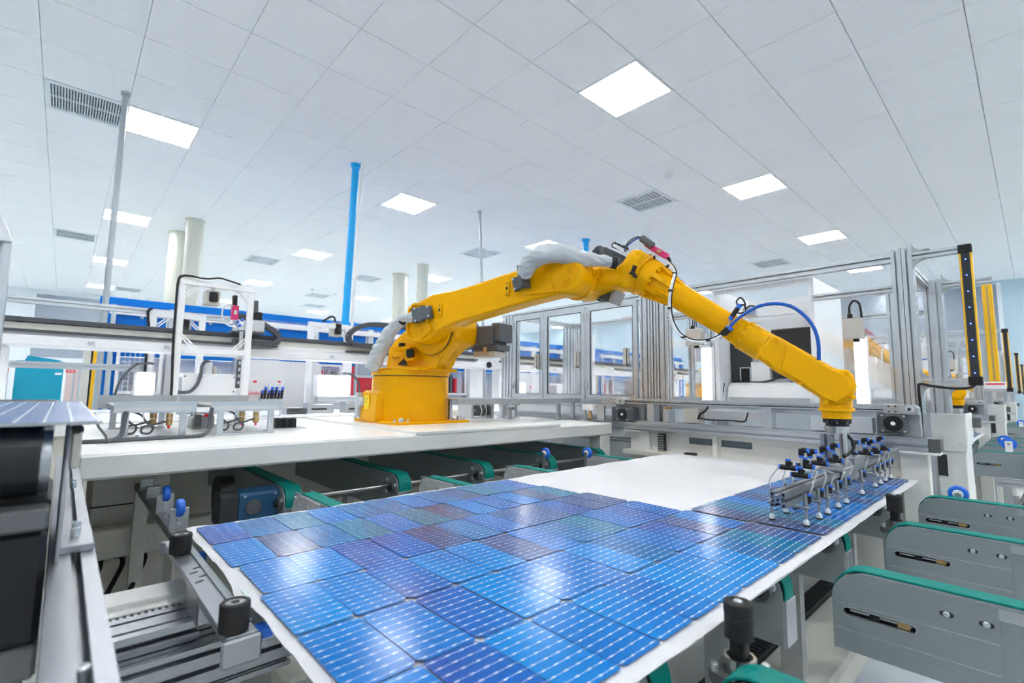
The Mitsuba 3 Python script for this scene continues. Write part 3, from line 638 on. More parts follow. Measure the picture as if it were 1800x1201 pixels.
for r_ in range(6): lay(r_, .280 + (.010 if r_ == 3 else 0), rowpitch[r_], 12, 1.0, 0)
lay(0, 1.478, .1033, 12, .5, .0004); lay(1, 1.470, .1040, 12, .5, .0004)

# ================================================================== belt conveyor modules
def belt_loop(y0, y1, z1, z0, r, th=.0035):
    o = sbox(y0 + r, z0 + r, y1 - r, z1 - r).buffer(r, quad_segs=10)
    return o.difference(o.buffer(-th))
def conveyor(name, x, y0, y1, end, label, group=None, cover=True, w=.058, legs=()):
    """a narrow belt module along y; end = +1 when the end the camera sees is at y1, -1 when at y0"""
    t = thing(name, label, 'conveyor', group)
    zt, zb, r = .9345, .765, .062
    ye, yo = (y1, y0) if end > 0 else (y0, y1); s = -1 if end > 0 else 1      # from the seen end inwards
    def yy(d): return ye + s * d
    def plate(inset, top):
        pts = [(yy(inset), zb), (yy(inset), top - r)] + [(yy(inset + r - r * math.cos(a)), top - r + r * math.sin(a)) for a in np.linspace(0, math.pi / 2, 9)] + [(yo, top), (yo, zb)]
        return pts
    slot = [(yy(.03), .848), (yy(.03), .842)]
    for xs, nm in ((x - w / 2, 'side_plate'), (x + w / 2 - .005, 'side_plate')):
        P = Polygon(plate(.006, zt - .004)).buffer(0)
        if cover and nm == 'side_plate' and xs < x:
            P = P.difference(LineCap(yy(.028), yy(.135), .846, .0075))
        part(t, nm, ext(P, 'x', xs, xs + .005), 'alu_plate', smooth=False)
    part(t, 'belt', ext(belt_loop(min(ye, yo), max(ye, yo), zt, zt - .125, .060), 'x', x - w / 2 + .0055, x + w / 2 - .0055), 'green_belt', 'teal green belt', smooth=40)
    part(t, 'core', bx(x - .006, x + .006, min(yy(.05), yo), max(yy(.05), yo), .83, .925), 'dark_steel')
    part(t, 'roller', cyl((x - .0115, yy(.062), zt - .0665), (x + .0115, yy(.062), zt - .0665), .057, 28), 'slot_dark')
    if cover:
        Q = Polygon(plate(.0, zt - .005)).intersection(sbox(min(ye, yy(.262)), zb - .035, max(ye, yy(.262)), zt)).difference(LineCap(yy(.028), yy(.135), .846, .0075))
        c = part(t, 'cover_plate', ext(Q, 'x', x - w / 2 - .004, x - w / 2 - .0005), 'alu_plate', smooth=False)
        part(c, 'slot_rim', ext(LineCap(yy(.028), yy(.135), .846, .0088).difference(LineCap(yy(.028), yy(.135), .846, .0074)), 'x', x - w / 2 - .0048, x - w / 2), 'alu', smooth=40)
        part(c, 'tension_rod', cyl((x - w / 2 + .008, yy(.03), .846), (x - w / 2 + .008, yy(.135), .846), .003, 8), 'steel')
        part(c, 'tension_block', bx(x - w / 2 + .003, x - w / 2 + .012, *sorted((yy(.065), yy(.082))), .839, .853), 'black_plastic')
        part(c, 'tension_block', bx(x - w / 2 + .003, x - w / 2 + .012, *sorted((yy(.112), yy(.132))), .840, .852), 'brass')
        for z in (.862, .808): part(c, 'groove', bx(x - w / 2 - .0043, x - w / 2 - .0038, *sorted((yy(.001), yy(.26))), z, z + .0012), 'alu')
        for d in (.19, .245):
            wsh = part(c, 'bolt_slot', ext(LineCap(yy(d - .006), yy(d + .006), .893, .0045), 'x', x - w / 2 - .0046, x - w / 2 - .0035), 'slot_dark')
            part(c, 'bolt', cyl((x - w / 2 - .008, yy(d), .893), (x - w / 2 - .004, yy(d), .893), .0052, 16, .001), 'zinc')
        part(t, 'lip', bx(x - w / 2 - .0015, x - w / 2 + .001, *sorted((yy(.16), yo)), .905, .925), 'alu')
    else:
        for d in (.05,):
            hub = part(t, 'bearing', cyl((x - w / 2 - .012, yy(d), .872), (x - w / 2, yy(d), .872), .026, 24, .003), 'dark_steel')
            part(hub, 'axle', cyl((x - w / 2 - .022, yy(d), .872), (x - w / 2 - .01, yy(d), .872), .012, 16), 'black_plastic')
        for d, z in ((.025, .885), (.10, .90), (.10, .85)): part(t, 'bolt', cyl((x - w / 2 - .008, yy(d), z), (x - w / 2, yy(d), z), .009, 14, .002), 'zinc')
        part(t, 'end_cap', bx(x - w / 2, x + w / 2, *sorted((yy(-.003), yy(.008))), zb, zt - .075, .001), 'alu')
    for y, zf in legs: part(t, 'leg', bx(x - .02, x + .02, y - .03, y + .03, zf, zb + .005), 'alu_matte')
    return t
from shapely.geometry import LineString
def LineCap(ya, yb, z, r): return LineString([(ya, z), (yb, z)]).buffer(r, quad_segs=8)

cl = ['nearest grey belt conveyor, just its teal belt rising at the bottom edge', 'large grey belt conveyor in the lower right corner with slotted side plate', 'second grey conveyor up from the lower right corner, behind the large one', 'third grey conveyor from the lower right corner, below the blue wheel']
conv_c = []
for x, l in zip((.72, 1.309, 1.869, 2.449), cl): conv_c.append(conveyor('belt_conveyor', x, -1.35, .335, 1, l, legs=((-.35, .745), (-1.1, .745))))
bl = ['conveyor whose teal end shows under the near right corner of the solar panel', 'conveyor under the panel with teal end beside the near bumper post', 'conveyor under the panel, second teal end right of the near bumper post', 'conveyor under the far end of the panel next to the far bumper']
for x, l in zip((.68, 1.214, 1.714, 2.365), bl): 
    k = conveyor('support_conveyor', x, .40, 1.86, -1, l, cover=False, legs=((.56, .45), (1.62, .45)))
    # its rear end, seen across the panel
    part(k, 'rear_cover', ext([(1.62, .77), (1.868, .77), (1.868, .865)] + [(1.868 - .06 + .06 * math.cos(a), .868 + .06 * math.sin(a)) for a in np.linspace(0, 1.57, 7)] + [(1.62, .928)], 'x', x - .033, x - .0295), 'satin_alu')
    for y, z in ((1.84, .915), (1.80, .895), (1.72, .90), (1.76, .87)): part(k, 'bolt', cyl((x - .037, y, z), (x - .032, y, z), .006, 12), 'zinc')
    part(k, 'slot', ext(LineCap(1.66, 1.72, .865, .006), 'x', x - .0342, x - .0328), 'slot_dark')
al = ['conveyor under the table at far left, end beside the blue motor', 'conveyor under the white table, first broad teal end right of the blue motor', 'conveyor under the white table, middle teal end on the long steel shaft', 'conveyor under the white table, right teal end with the blue wheel on top', 'rearmost conveyor under the table by its right leg']
for x, l in zip((.675, 1.150, 1.640, 2.125, 2.60), al): conveyor('under_table_conveyor', x, 1.93, 3.2, -1, l, cover=False, w=.07, legs=((2.5, .05),))
sh_ = single('drive_shaft', cyl((.68, 2.03, .872), (2.62, 2.03, .872), .011, 20), 'steel', 'long polished steel shaft running through the conveyors under the white table', 'shaft')
for x in (2.125, 2.60):
    pass
bm = thing('gear_motor', 'dark blue gear motor beside the left conveyor under the white table', 'motor')
part(bm, 'housing', join([bev(np.array(rrect(1.99, 2.10, .815, .925, .015).exterior.coords)[:-1], 'x', .50, .645, .006)]), 'blue_motor')
part(bm, 'gearbox', bev(np.array(rrect(1.985, 2.105, .81, .93, .02).exterior.coords)[:-1], 'x', .44, .50, .006), 'slot_dark')
part(bm, 'face_plate', cyl((.55, 1.991, .87), (.55, 1.982, .87), .028, 20, .002), 'motor_grey')
for dx in (.52, .625): part(bm, 'bolt', hexbolt((dx, 1.99, .91), (0, -1, 0), .005, .004), 'zinc')
part(bm, 'ring', cyl((.45, 2.10, .90), (.50, 2.10, .90), .075, 28), 'black_plastic')
for i, (x, y, z, l) in enumerate(((2.055, 1.93, .955, 'blue wheel on top of the right conveyor under the white table'), (2.26, 1.79, .955, 'blue wheel on the conveyor end at the back corner of the white sheet'), (2.50, .225, .943, 'blue wheel with pale hub behind the third conveyor from the lower right corner'))):
    t = thing('blue_roller', l, 'roller')
    part(t, 'tire', lathe((x - .012, y, z), (x + .012, y, z), [(0, .018), (.001, .026), (.006, .030), (.018, .030), (.023, .026), (.024, .018)], 28), 'blue_wheel')
    part(t, 'hub', cyl((x - .016, y, z), (x + .014, y, z), .016, 18, .002), 'label_white')
    part(t, 'axle', cyl((x - .02, y, z), (x + .016, y, z), .006, 10), 'steel')
    part(t, 'bracket', bx(x - .019, x - .015, y - .011, y + .011, .84 if x < 2.2 else .0, z + .004, .001), 'alu')

# frame under the conveyors
fr = thing('steel_trestle', 'beige steel trestle of beams on the floor under the conveyors', 'frame')
part(fr, 'beam', bx(.55, 2.75, .47, .665, .28, .45, .012), 'cream_paint')
part(fr, 'beam', bx(.55, 2.75, 1.55, 1.70, .28, .45, .012), 'cream_paint')
for y in (-.35, -1.1): part(fr, 'beam', bx(.45, 2.75, y - .06, y + .06, .60, .745, .006), 'cream_paint')
for x in (.6, 1.65, 2.68):
    for y in (.52, 1.6): part(fr, 'foot', bx(x - .03, x + .03, y, y + .07, 0, .29), 'cream_paint')
    for y in (-.35, -1.1): part(fr, 'leg', bx(x - .04, x + .04, y - .04, y + .04, 0, .61), 'cream_paint')
dc = thing('cable_duct', 'dark slotted cable duct along the beige frame beam under the conveyors', 'cable duct')
part(dc, 'channel', bx(.55, 2.75, .668, .74, .40, .452), 'dark_steel')
for k in range(100): part(dc, 'finger', bx(.56 + .0218 * k, .56 + .0218 * k + .012, .672, .736, .452, .456), 'slot_dark')
pl = thing('floor_plate', 'pale grey ribbed plate at the foot of the large conveyor in the lower right corner', 'plate')
part(pl, 'sheet', bx(1.0, 2.7, .02, .40, .50, .51), 'wall_white')
for k in range(4): part(pl, 'rib', bx(1.05 + .13 * k, 1.085 + .13 * k, .02, .40, .51, .518), 'cream_paint')
for x in (1.05, 2.6): part(pl, 'leg', bx(x - .02, x + .02, .18, .22, 0, .5), 'cream_paint')

# bumper posts at the right edge of the panel
def bumper(x, y, label):
    t = thing('bumper_post', label, 'bumper')
    rl = part(t, 'roller', lathe((x, y, .938), (x, y, 1.0), [(0, .018), (.001, .0205), (.033, .0205), (.034, .0195), (.036, .0195), (.037, .021), (.052, .021), (.0535, .0195), (.0536, .0125), (.049, .0115)], 40), 'black_rubber', 'black rubber roller')
    part(rl, 'bore', cyl((x, y, .985), (x, y, .990), .0125, 20), 'slot_dark')
    part(rl, 'screw_head', cyl((x, y, .988), (x, y, .9935), .0065, 16, .001), 'zinc')
    part(t, 'stem', bev(np.array(rrect(x - .012, x + .012, y - .012, y + .012, .006).exterior.coords)[:-1], 'z', .90, .939, .001), 'black_plastic')
    cr = part(t, 'collar', ext(Point(x, y).buffer(.0235, quad_segs=12).difference(Point(x, y).buffer(.0185, quad_segs=12)), 'z', .890, .913), 'steel', smooth=40)
    part(cr, 'collar_floor', cyl((x, y, .890), (x, y, .900), .0188, 24), 'dark_steel')
    part(cr, 'set_screw', cyl((x - .0242 * math.cos(.8), y - .0242 * math.sin(.8), .905), (x - .02 * math.cos(.8), y - .02 * math.sin(.8), .905), .003, 8), 'slot_dark')
    bs = part(t, 'base_plate', bev([(x - .036, y - .028), (x - .028, y - .036), (x + .028, y - .036), (x + .036, y - .028), (x + .036, y + .028), (x + .028, y + .036), (x - .028, y + .036), (x - .036, y + .028)], 'z', .876, .891, .001), 'dark_steel')
    for dx, dy in ((-.027, .027), (.027, .027), (.027, -.027), (-.027, -.027)):
        b_ = part(bs, 'bolt', cyl((x + dx, y + dy, .889), (x + dx, y + dy, .902), .0062, 16, .0008), 'zinc')
    for dx in (-.032, .026): part(t, 'upright', bx(x + dx, x + dx + .006, y - .03, y + .03, .44, .878, .001), 'alu_plate')
    part(t, 'guide_rod', cyl((x, y - .01, .44), (x, y - .01, .878), .010, 14), 'steel')
    part(t, 'cylinder_body', bx(x - .02, x + .02, y - .022, y + .022, .43, .84, .002), 'alu_matte')
    part(t, 'foot', bx(x - .035, x + .035, y - .033, y + .033, 0.0, .44), 'cream_paint')
bumper(.787, .333, 'black-capped bumper post in the foreground at the near right edge of the panel')
bumper(1.985, .333, 'black-capped bumper post farther back, beside the far end of the panel')
gc = thing('cable_bundle', 'tangle of green cables below the near right edge of the solar panel', 'cable')
for s in range(7):
    g_ = random.Random(40 + s); cx, cy = .86 + .02 * g_.random(), .83
    pts = [(cx + .05 * math.cos(a * 1.3 + s) + .02 * g_.random(), cy + .05 * math.sin(a * 1.1 + s) + .02 * g_.random(), .60 + .03 * math.sin(a * .9 + s) + .03 * g_.random()) for a in np.linspace(0, 6.5, 10)] + [(cx - .1, cy + .1, .40), (cx - .15, cy + .1, .02)]
    part(gc, 'cable', tube(pts, .0035, 7, 5), 'green_cable' if s < 6 else 'black_plastic')

# ================================================================== vacuum gripper
gp = thing('vacuum_gripper', 'aluminium profile vacuum gripper with rows of suction cups, hanging from the robot flange', 'gripper')
def profile_x_section(s=.0405):
    h = s / 2; a = sbox(-h, -h, h, h)
    cut = [LineString([(0, sg * h * 1.1), (0, sg * h * .42)]).buffer(.0042, cap_style='flat') for sg in (-1, 1)] + [LineString([(sg * h * 1.1, 0), (sg * h * .42, 0)]).buffer(.0042, cap_style='flat') for sg in (-1, 1)]
    for sg in (-1, 1):
        cut.append(Polygon([(-.011, sg * (h - .0035)), (.011, sg * (h - .0035)), (.0035, sg * .0085), (-.0035, sg * .0085)]))
        cut.append(Polygon([(sg * (h - .0035), -.011), (sg * (h - .0035), .011), (sg * .0085, .0035), (sg * .0085, -.0035)]))
    for sx in (-1, 1):
        for sy in (-1, 1): cut.append(sbox(sx * h * .72 - .0032, sy * h * .72 - .0032, sx * h * .72 + .0032, sy * h * .72 + .0032))
    cut.append(Point(0, 0).buffer(.0034))
    return a.difference(unary_union(cut))
from shapely import affinity
YB, ZB = .500, 1.0205
part(gp, 'beam', ext(affinity.translate(profile_x_section(), YB, ZB), 'x', 1.458, 2.78), 'alu_raw', 'aluminium slotted beam', smooth=False)
part(gp, 'post', alu('z', 1.04, 1.165, 2.060, .530, .036, .036), 'alu_raw', smooth=False)
part(gp, 'strut', cyl((2.125, .495, 1.045), (2.125, .495, 1.168), .013, 20), 'steel')
pt_ = part(gp, 'mount_plate', join([bx(1.99, 2.28, YB - .03, YB + .045, 1.041, 1.053, .003)]), 'alu_raw', smooth=False)
part(pt_, 'block', bx(2.16, 2.29, YB - .032, YB + .02, 1.050, 1.075, .003), 'alu_raw', smooth=False)
part(gp, 'clamp', bx(2.0, 2.2, YB - .028, YB - .0205, 1.0, 1.042, .002), 'alu_raw', smooth=False)
cupx = [1.536, 1.652, 1.737, 1.852, 1.951, 2.166, 2.378, 2.475, 2.57, 2.672]
for side, y, outer in ((0, .4555, -1), (1, .5435, 1)):
    for i, x in enumerate(cupx):
        c = part(gp, 'suction_cup', lathe((x, y, .9465), (x, y, 1.0), [(0, .0085), (.005, .0075), (.0052, .0082), (.011, .0078), (.0145, .0062), (.018, .0040), (.0195, .0040)], 16), 'vent_frame', 'pale suction cup')
        part(c, 'lip', cyl((x, y, .9462), (x, y, .9506), .0090, 16, .001), 'black_rubber')
        part(gp, 'spring_rod', lathe((x, y, .965), (x, y, 1.04), [(0, .0038), (.022, .0038), (.024, .0052), (.032, .0056), (.070, .0056)], 14), 'steel')
        part(gp, 'bracket', bx(x - .011, x + .009, y - .008 if outer < 0 else YB + .004, YB - .004 if outer < 0 else y + .008, .9935, .9995, .001), 'alu_raw')
        e = part(gp, 'elbow_fitting', join([cyl((x + .012, y + outer * .004, 1.008), (x + .016, y + outer * .006, 1.026), .0062, 12, .001), cyl((x, y, 1.012), (x + .014, y + outer * .004, 1.012), .0052, 10)]), 'black_plastic', 'black elbow fitting')
        part(e, 'release_ring', cyl((x + .016, y + outer * .006, 1.025), (x + .018, y + outer * .0065, 1.032), .0065, 12), 'blue_fitting')
for (x, z, y) in ((1.655, 1.068, .50), (1.645, 1.088, .53), (1.716, 1.089, .505), (1.862, 1.084, .505), (2.022, 1.080, .50), (2.302, 1.068, .505), (2.489, 1.068, .505), (2.654, 1.061, .505), (2.80, 1.060, .50), (2.86, 1.060, .52)):
    t = part(gp, 'tee_fitting', join([cyl((x, y - .022, z - .003), (x, y + .022, z - .003), .0078, 12, .001), cyl((x, y, z), (x, y, z + .018), .0078, 12, .001), cyl((x, y - .008, z + .006), (x, y - .008, z + .014), .005, 10)]), 'black_plastic', 'black tee fitting')
    for a_, b_ in (((x, y - .0265, z - .003), (x, y - .0215, z - .003)), ((x, y + .0215, z - .003), (x, y + .0265, z - .003)), ((x, y, z + .0175), (x, y, z + .0225))): part(t, 'release_ring', cyl(a_, b_, .0075, 12), 'blue_fitting')
for (x, z, y) in ((1.686, 1.131, .505), (1.767, 1.122, .505), (1.898, 1.123, .505), (2.022, 1.124, .505), (2.308, 1.117, .505), (2.568, 1.105, .505), (2.54, 1.112, .52), (2.752, 1.108, .505), (2.92, 1.07, .505)):
    t = part(gp, 'angle_fitting', join([cyl((x, y, z - .010), (x, y, z + .010), .0082, 12, .001), cyl((x, y - .016, z + .006), (x, y, z + .006), .0078, 12, .001)]), 'black_plastic', 'black angled fitting')
    part(t, 'release_ring', cyl((x, y, z - .016), (x, y, z - .0095), .0078, 12), 'blue_fitting')
    part(t, 'release_ring', cyl((x, y - .021, z + .006), (x, y - .0155, z + .006), .0078, 12), 'blue_fitting')
    part(gp, 'air_tube', cyl((x - .003, y, z - .05), (x - .002, y, z - .012), .0032, 8), 'clear_tube')
teeX = [1.655, 1.716, 1.716, 1.862, 2.022, 2.302, 2.489, 2.654, 2.80, 2.86]
for (x, tx) in zip(cupx, teeX):
    zt_ = 1.078 if tx < 2.1 else 1.062
    for y, o in ((.4555, -1), (.5435, 1)):
        part(gp, 'air_tube', tube([(tx, .505 + o * .026, zt_), (tx - .01, .505 + o * .05, zt_ + .004), (x + .04, y + o * .012, 1.064), (x + .022, y + o * .012, 1.048), (x + .018, y + o * .007, 1.031)], .0026, 8, 5), 'clear_tube', 'clear air tube' if x == 1.536 and o < 0 else None)
part(gp, 'hose', tube([(2.14, .49, 1.165), (2.155, .475, 1.14), (2.15, .47, 1.115), (2.13, .48, 1.095), (2.10, .49, 1.085)], .0055, 8), 'black_plastic', 'black hose')
part(gp, 'hose', tube([(2.15, .49, 1.155), (2.20, .48, 1.135), (2.26, .49, 1.125), (2.305, .495, 1.122)], .0045, 8), 'black_plastic')

# ================================================================== stop bar, linear rails and left foreground
sb = thing('stop_bar', 'aluminium stop bar along the left edge of the panel, carrying two black rollers', 'stop bar')
part(sb, 'bar', bev([(.212, .862), (.257, .862), (.257, 1.478), (.212, 1.478)], 'z', .912, .928, .002), 'alu_raw', smooth=False)
part(sb, 'strip', bx(.244, .258, .90, 1.44, .9275, .9315, .001), 'alu_plate')
part(sb, 'end_plate', bx(.205, .262, .855, .863, .885, .925, .003), 'alu_raw')
part(sb, 'end_plate', bx(.205, .262, 1.476, 1.484, .895, .93, .003), 'alu_raw')
for i, y in enumerate((1.14, 1.17, 1.20, 1.23)):
    part(sb, 'slot_hole', ext(LineString([(.222 + .012 * (i % 2), y), (.232 + .012 * (i % 2), y + .004)]).buffer(.0035), 'z', .9275, .9285), 'slot_dark')
for y in (.884, 1.36):
    k = part(sb, 'roller', lathe((.227, y, .928), (.227, y, 1.0), [(0, .017), (.002, .0215), (.020, .022), (.042, .022), (.044, .020), (.0445, .015), (.042, .0148)], 40), 'black_rubber', 'black rubber roller')
    part(k, 'bearing', ext(Point(.227, y).buffer(.0145).difference(Point(.227, y).buffer(.0055)), 'z', .968, .9712), 'steel', smooth=40)
    part(k, 'core', cyl((.227, y, .966), (.227, y, .972), .006, 14), 'slot_dark')
part(sb, 'blue_pad', bx(.258, .285, .872, .895, .905, .925, .003), 'blue_wheel', 'blue pad')
part(sb, 'blue_pad', bx(.258, .275, 1.33, 1.36, .905, .925, .003), 'blue_wheel')
part(sb, 'carriage', bx(.222, .25, 1.12, 1.24, .85, .913, .003), 'alu_raw')
lr = thing('linear_rail', 'stacked aluminium profile rails reaching from the left foreground beam to the stop bar', 'rail')
part(lr, 'upper_profile', alu('x', .03, .235, 1.20, .835, .10, .036, pitch=.05), 'alu_raw', smooth=False)
part(lr, 'lower_profile', alu('x', .03, .40, 1.16, .77, .09, .09, pitch=.03), 'alu_raw', smooth=False)
part(lr, 'cover', join([bx(.03, .245, 1.275, 1.42, .835, .852, .002), bx(.03, .245, 1.305, 1.39, .85, .862, .002)]), 'white_paint', smooth=False)
rk = part(lr, 'toothed_rack', bx(.03, .24, 1.262, 1.276, .835, .848), 'alu_raw')
for k in range(16): part(rk, 'tooth_gap', bx(.055 + .0115 * k, .055 + .0115 * k + .005, 1.259, 1.2765, .8478, .8488), 'slot_dark')
part(lr, 'post', bx(.225, .325, 1.18, 1.28, .0, .726, .004), 'cream_paint')
part(lr, 'post', bx(.06, .12, 1.18, 1.28, .0, .726, .004), 'cream_paint')
part(lr, 'rear_post', bx(.42, .50, .95, 1.05, .0, .86, .004), 'alu_matte')
part(lr, 'arm', bx(.25, .47, .97, 1.03, .855, .885, .003), 'alu_raw')

fb = thing('foreground_beam', 'blurred aluminium slotted beam running up the left foreground', 'beam')
part(fb, 'profile', ext(sbox(.003, 1.02, .0465, 1.10).difference(unary_union([sbox(.0235, 1.088, .0325, 1.11), sbox(.018, 1.082, .0365, 1.095)])), 'y', .15, 1.955), 'alu_raw', smooth=False)
part(fb, 'slot_insert', bx(.0235, .0285, .2, 1.9, 1.084, 1.0875), 'alu_matte')
for y in (.3, 1.85): part(fb, 'leg', bx(.008, .042, y - .03, y + .03, 0, 1.03), 'alu_raw')
for (y, x) in ((.50, .0275), (.885, .0275), (.925, .029), (1.30, .03), (1.34, .03), (1.90, .032)):
    z_ = 1.088 if y < .6 else 1.108
    b_ = part(fb, 'socket_screw', lathe((x, y, z_), (x, y, z_ + .012), [(0, .0045), (.001, .0050), (.011, .0050), (.012, .0042), (.0121, .0028), (.009, .0026)], 18), 'zinc')
part(fb, 'clamp_block', bx(.012, .0455, .832, .94, 1.10, 1.109, .001), 'alu_raw', smooth=False)
part(fb, 'clamp_block', bx(.020, .044, 1.87, 1.95, 1.10, 1.108, .001), 'alu_raw', smooth=False)
part(fb, 'upright_plate', bev([(.80, 1.10), (.845, 1.10), (1.02, 1.115), (1.02, 1.256), (.835, 1.256), (.79, 1.20)], 'x', .0085, .0125, .001), 'alu_matte')
ss = single('sensor', bx(.0135, .0235, .83, .88, 1.205, 1.25, .002), 'sensor_beige', 'small beige sensor at the top of the left foreground bracket', 'sensor')
part(ss, 'cap', bx(.013, .0245, .825, .885, 1.25, 1.256, .001), 'black_plastic')
# black belt conveyor under the left glass panel
bc = thing('black_belt_conveyor', 'out-of-focus black belt conveyor at the left edge of the picture', 'conveyor')
o_ = sbox(.77 + .04, 1.180 + .04, 2.2 - .04, 1.262 - .04).buffer(.04, quad_segs=10)
part(bc, 'belt', ext(o_, 'x', -.62, -.0125), 'black_belt', 'black belt', smooth=40)
part(bc, 'side_plate', ext(sbox(.775 + .035, 1.178 + .035, 2.2, 1.259).buffer(.0), 'x', -.0122, -.006), 'alu_raw', smooth=False)
part(bc, 'end_bearing', ext(Point(.81, 1.2195).buffer(.036), 'x', -.0122, -.0035), 'alu_raw', smooth=40)
part(bc, 'crossbar', bx(-.62, .0, .76, .80, 1.148, 1.172, .003), 'dark_steel')
part(bc, 'motor', bx(-.62, .001, .77, 1.2, 1.025, 1.147, .006), 'black_plastic', 'black drive housing')
part(bc, 'lower_bar', bx(-.62, .002, .775, 1.25, .985, 1.022, .004), 'dark_steel')
part(bc, 'leg', bx(-.62, -.56, 1.0, 1.06, 0, 1.0), 'dark_steel'); part(bc, 'leg', bx(-.07, -.01, 1.0, 1.06, 0, 1.0), 'dark_steel')
def lpfn(p, n, uv):
    tx = (p.x - .036) / .0245; dx = abs(tx - dr.floor(tx) - .5) * .0245
    ty = (p.y - .775) / .062; dy = abs(ty - dr.floor(ty) - .5) * .062
    w = dr.maximum(smoothstep(.0105, .0118, dx), smoothstep(.0300, .0306, dy) * .6)
    return mix((.006, .085, .30), (.70, .76, .80), w)
scene['glazed_cells'] = {'type': 'twosided', 'bsdf': {'type': 'roughplastic', 'alpha': 0.14, 'int_ior': 1.52, 'diffuse_reflectance': proc(lpfn)}}
# unseen cabinet body beside the camera, added to block side light
nb = thing('added_shade_cabinet', 'unseen white cabinet body added left of the foreground beam to block side light', 'cabinet')
part(nb, 'body', bx(-1.05, -.68, .35, 3.3, .04, 1.22, .006), 'white_paint'); part(nb, 'plinth', bx(-1.03, -.70, .37, 3.28, 0, .05), 'dark_steel')
for y in (1.3, 2.3): part(nb, 'door_seam', bx(-.6805, -.678, y, y + .004, .1, 1.2), 'slot_dark')
lp = thing('glass_panel', 'glass panel with white grid lines, pale with glare, on the black belt at left', 'solar panel')
part(lp, 'cells', bx(-.60, .037, .772, 1.70, 1.2635, 1.2665), 'glazed_cells', smooth=False)
part(lp, 'edge_seal', ext(sbox(-.602, .770, .039, 1.702).difference(sbox(-.60, .772, .037, 1.70)), 'z', 1.2632, 1.2668), 'alu_raw')

# ================================================================== inspection cabinet behind the far end of the panel
X0 = 2.95
cab = thing('inspection_cabinet', 'tall aluminium-framed glass cabinet behind the robot arm, doors on its left half', 'cabinet')
def cpost(y0, y1, x0, x1, z0, z1): return part(cab, 'post', alu('z', z0, z1, (x0 + x1) / 2, (y0 + y1) / 2, abs(x1 - x0), abs(y1 - y0)), 'alu', smooth=False)
for (y0, y1) in ((3.17, 3.25), (3.25, 3.33), (1.66, 1.74), (1.745, 1.785), (1.79, 1.87)): cpost(y0, y1, X0, X0 + .08, 0, 2.0)
cpost(.405, .445, X0 - .02, X0 + .06, 0, 2.02); cpost(.363, .403, X0 - .02, X0 + .02, 0, 2.02); cpost(.363, .403, X0 + .022, X0 + .062, 0, 2.02)
cpost(.345, .43, 3.78, 3.90, 0, 2.0); cpost(3.17, 3.33, 3.80, 3.90, 0, 2.0); cpost(1.66, 1.78, 3.82, 3.90, 0, 2.0)
def crail(axis, a0, a1, u, z, w=.04, h=.045): return part(cab, 'rail', alu(axis, a0, a1, u, z, w, h), 'alu', smooth=False)
crail('y', .445, 1.66, X0 + .02, 1.982); crail('y', 1.87, 3.17, X0 + .02, 1.982); crail('y', .43, 3.17, 3.86, 1.978)
for y in (.42, 1.70, 3.21): crail('x', X0 + .08, 3.80, y, 1.978)
crail('y', .445, .80, X0 + .02, 1.83, .04, .03); crail('y', 1.33, 1.66, X0 + .02, 1.806, .04, .03)
crail('y', .43, 3.17, 3.86, 1.25); crail('y', .445, 3.17, X0 + .03, 1.225, .04, .05); crail('y', 1.87, 3.17, X0 + .03, 1.09, .04, .09); crail('y', .43, 1.66, 3.86, 1.82, .04, .03)
crail('y', 1.87, 3.17, X0 + .03, .97, .03, .03)
part(cab, 'lower_panel', bx(X0 + .02, X0 + .026, 1.87, 3.17, .1, 1.20), 'wall_white'); part(cab, 'lower_panel', bx(3.87, 3.88, .43, 3.17, .1, 1.23), 'wall_white')
part(cab, 'side_panel', bx(X0 + .08, 3.80, 3.26, 3.264, .1, 1.2), 'wall_white')
DOORS = ((2.80, 3.16, 2.835), (2.355, 2.78, 2.40), (1.885, 2.335, 1.945))
for di, (y0, y1, ly) in enumerate(DOORS):
    d = part(cab, 'door', ext(sbox(y0, 1.25, y1, 1.958).difference(sbox(y0 + .035, 1.285, y1 - .035, 1.925)), 'x', X0 - .012, X0 + .012), 'alu', smooth=False)
    part(d, 'pane', bx(X0 - .001, X0 + .001, y0 + .034, y1 - .034, 1.284, 1.926), 'glass_pane', smooth=False)
    part(d, 'seal', ext(sbox(y0 + .033, 1.283, y1 - .033, 1.927).difference(sbox(y0 + .037, 1.287, y1 - .037, 1.923)), 'x', X0 - .0125, X0 - .003), 'slot_dark', smooth=False)
    k = part(d, 'lock', bx(X0 - .035, X0 - .012, ly, ly + .045, 1.50, 1.62, .004), 'sensor_beige', 'beige door lock')
    part(d, 'lock_plate', bx(X0 - .037, X0 - .012, ly + .008, ly + .014, 1.49, 1.61), 'slot_dark')
    for z in (1.88, 1.35): part(d, 'hinge', cyl((X0 - .018, y0 + .003 if di % 2 else y1 - .003, z - .03), (X0 - .018, y0 + .003 if di % 2 else y1 - .003, z + .03), .007, 12), 'grille_grey')
for (y0, y1, z0, z1) in ((.446, .80, 1.85, 1.96), (.446, .80, 1.25, 1.815), (1.36, 1.655, 1.825, 1.96), (1.45, 1.655, 1.25, 1.79)):
    part(cab, 'pane', bx(X0 + .019, X0 + .021, y0, y1, z0, z1), 'glass_pane', smooth=False)
for (y0, y1) in ((.44, 1.65), (1.79, 3.16)):
    part(cab, 'pane', bx(3.859, 3.861, y0, y1, 1.275, 1.955), 'glass_pane', smooth=False)
for y in (.60, 1.95, 2.5): crail('z', 1.25, 1.96, 3.86, y, .04, .04)
part(cab, 'gusset', ext([(.363, 2.0), (.30, 2.0), (.363, 1.99)], 'x', X0 - .01, X0 + .04), 'alu_matte')
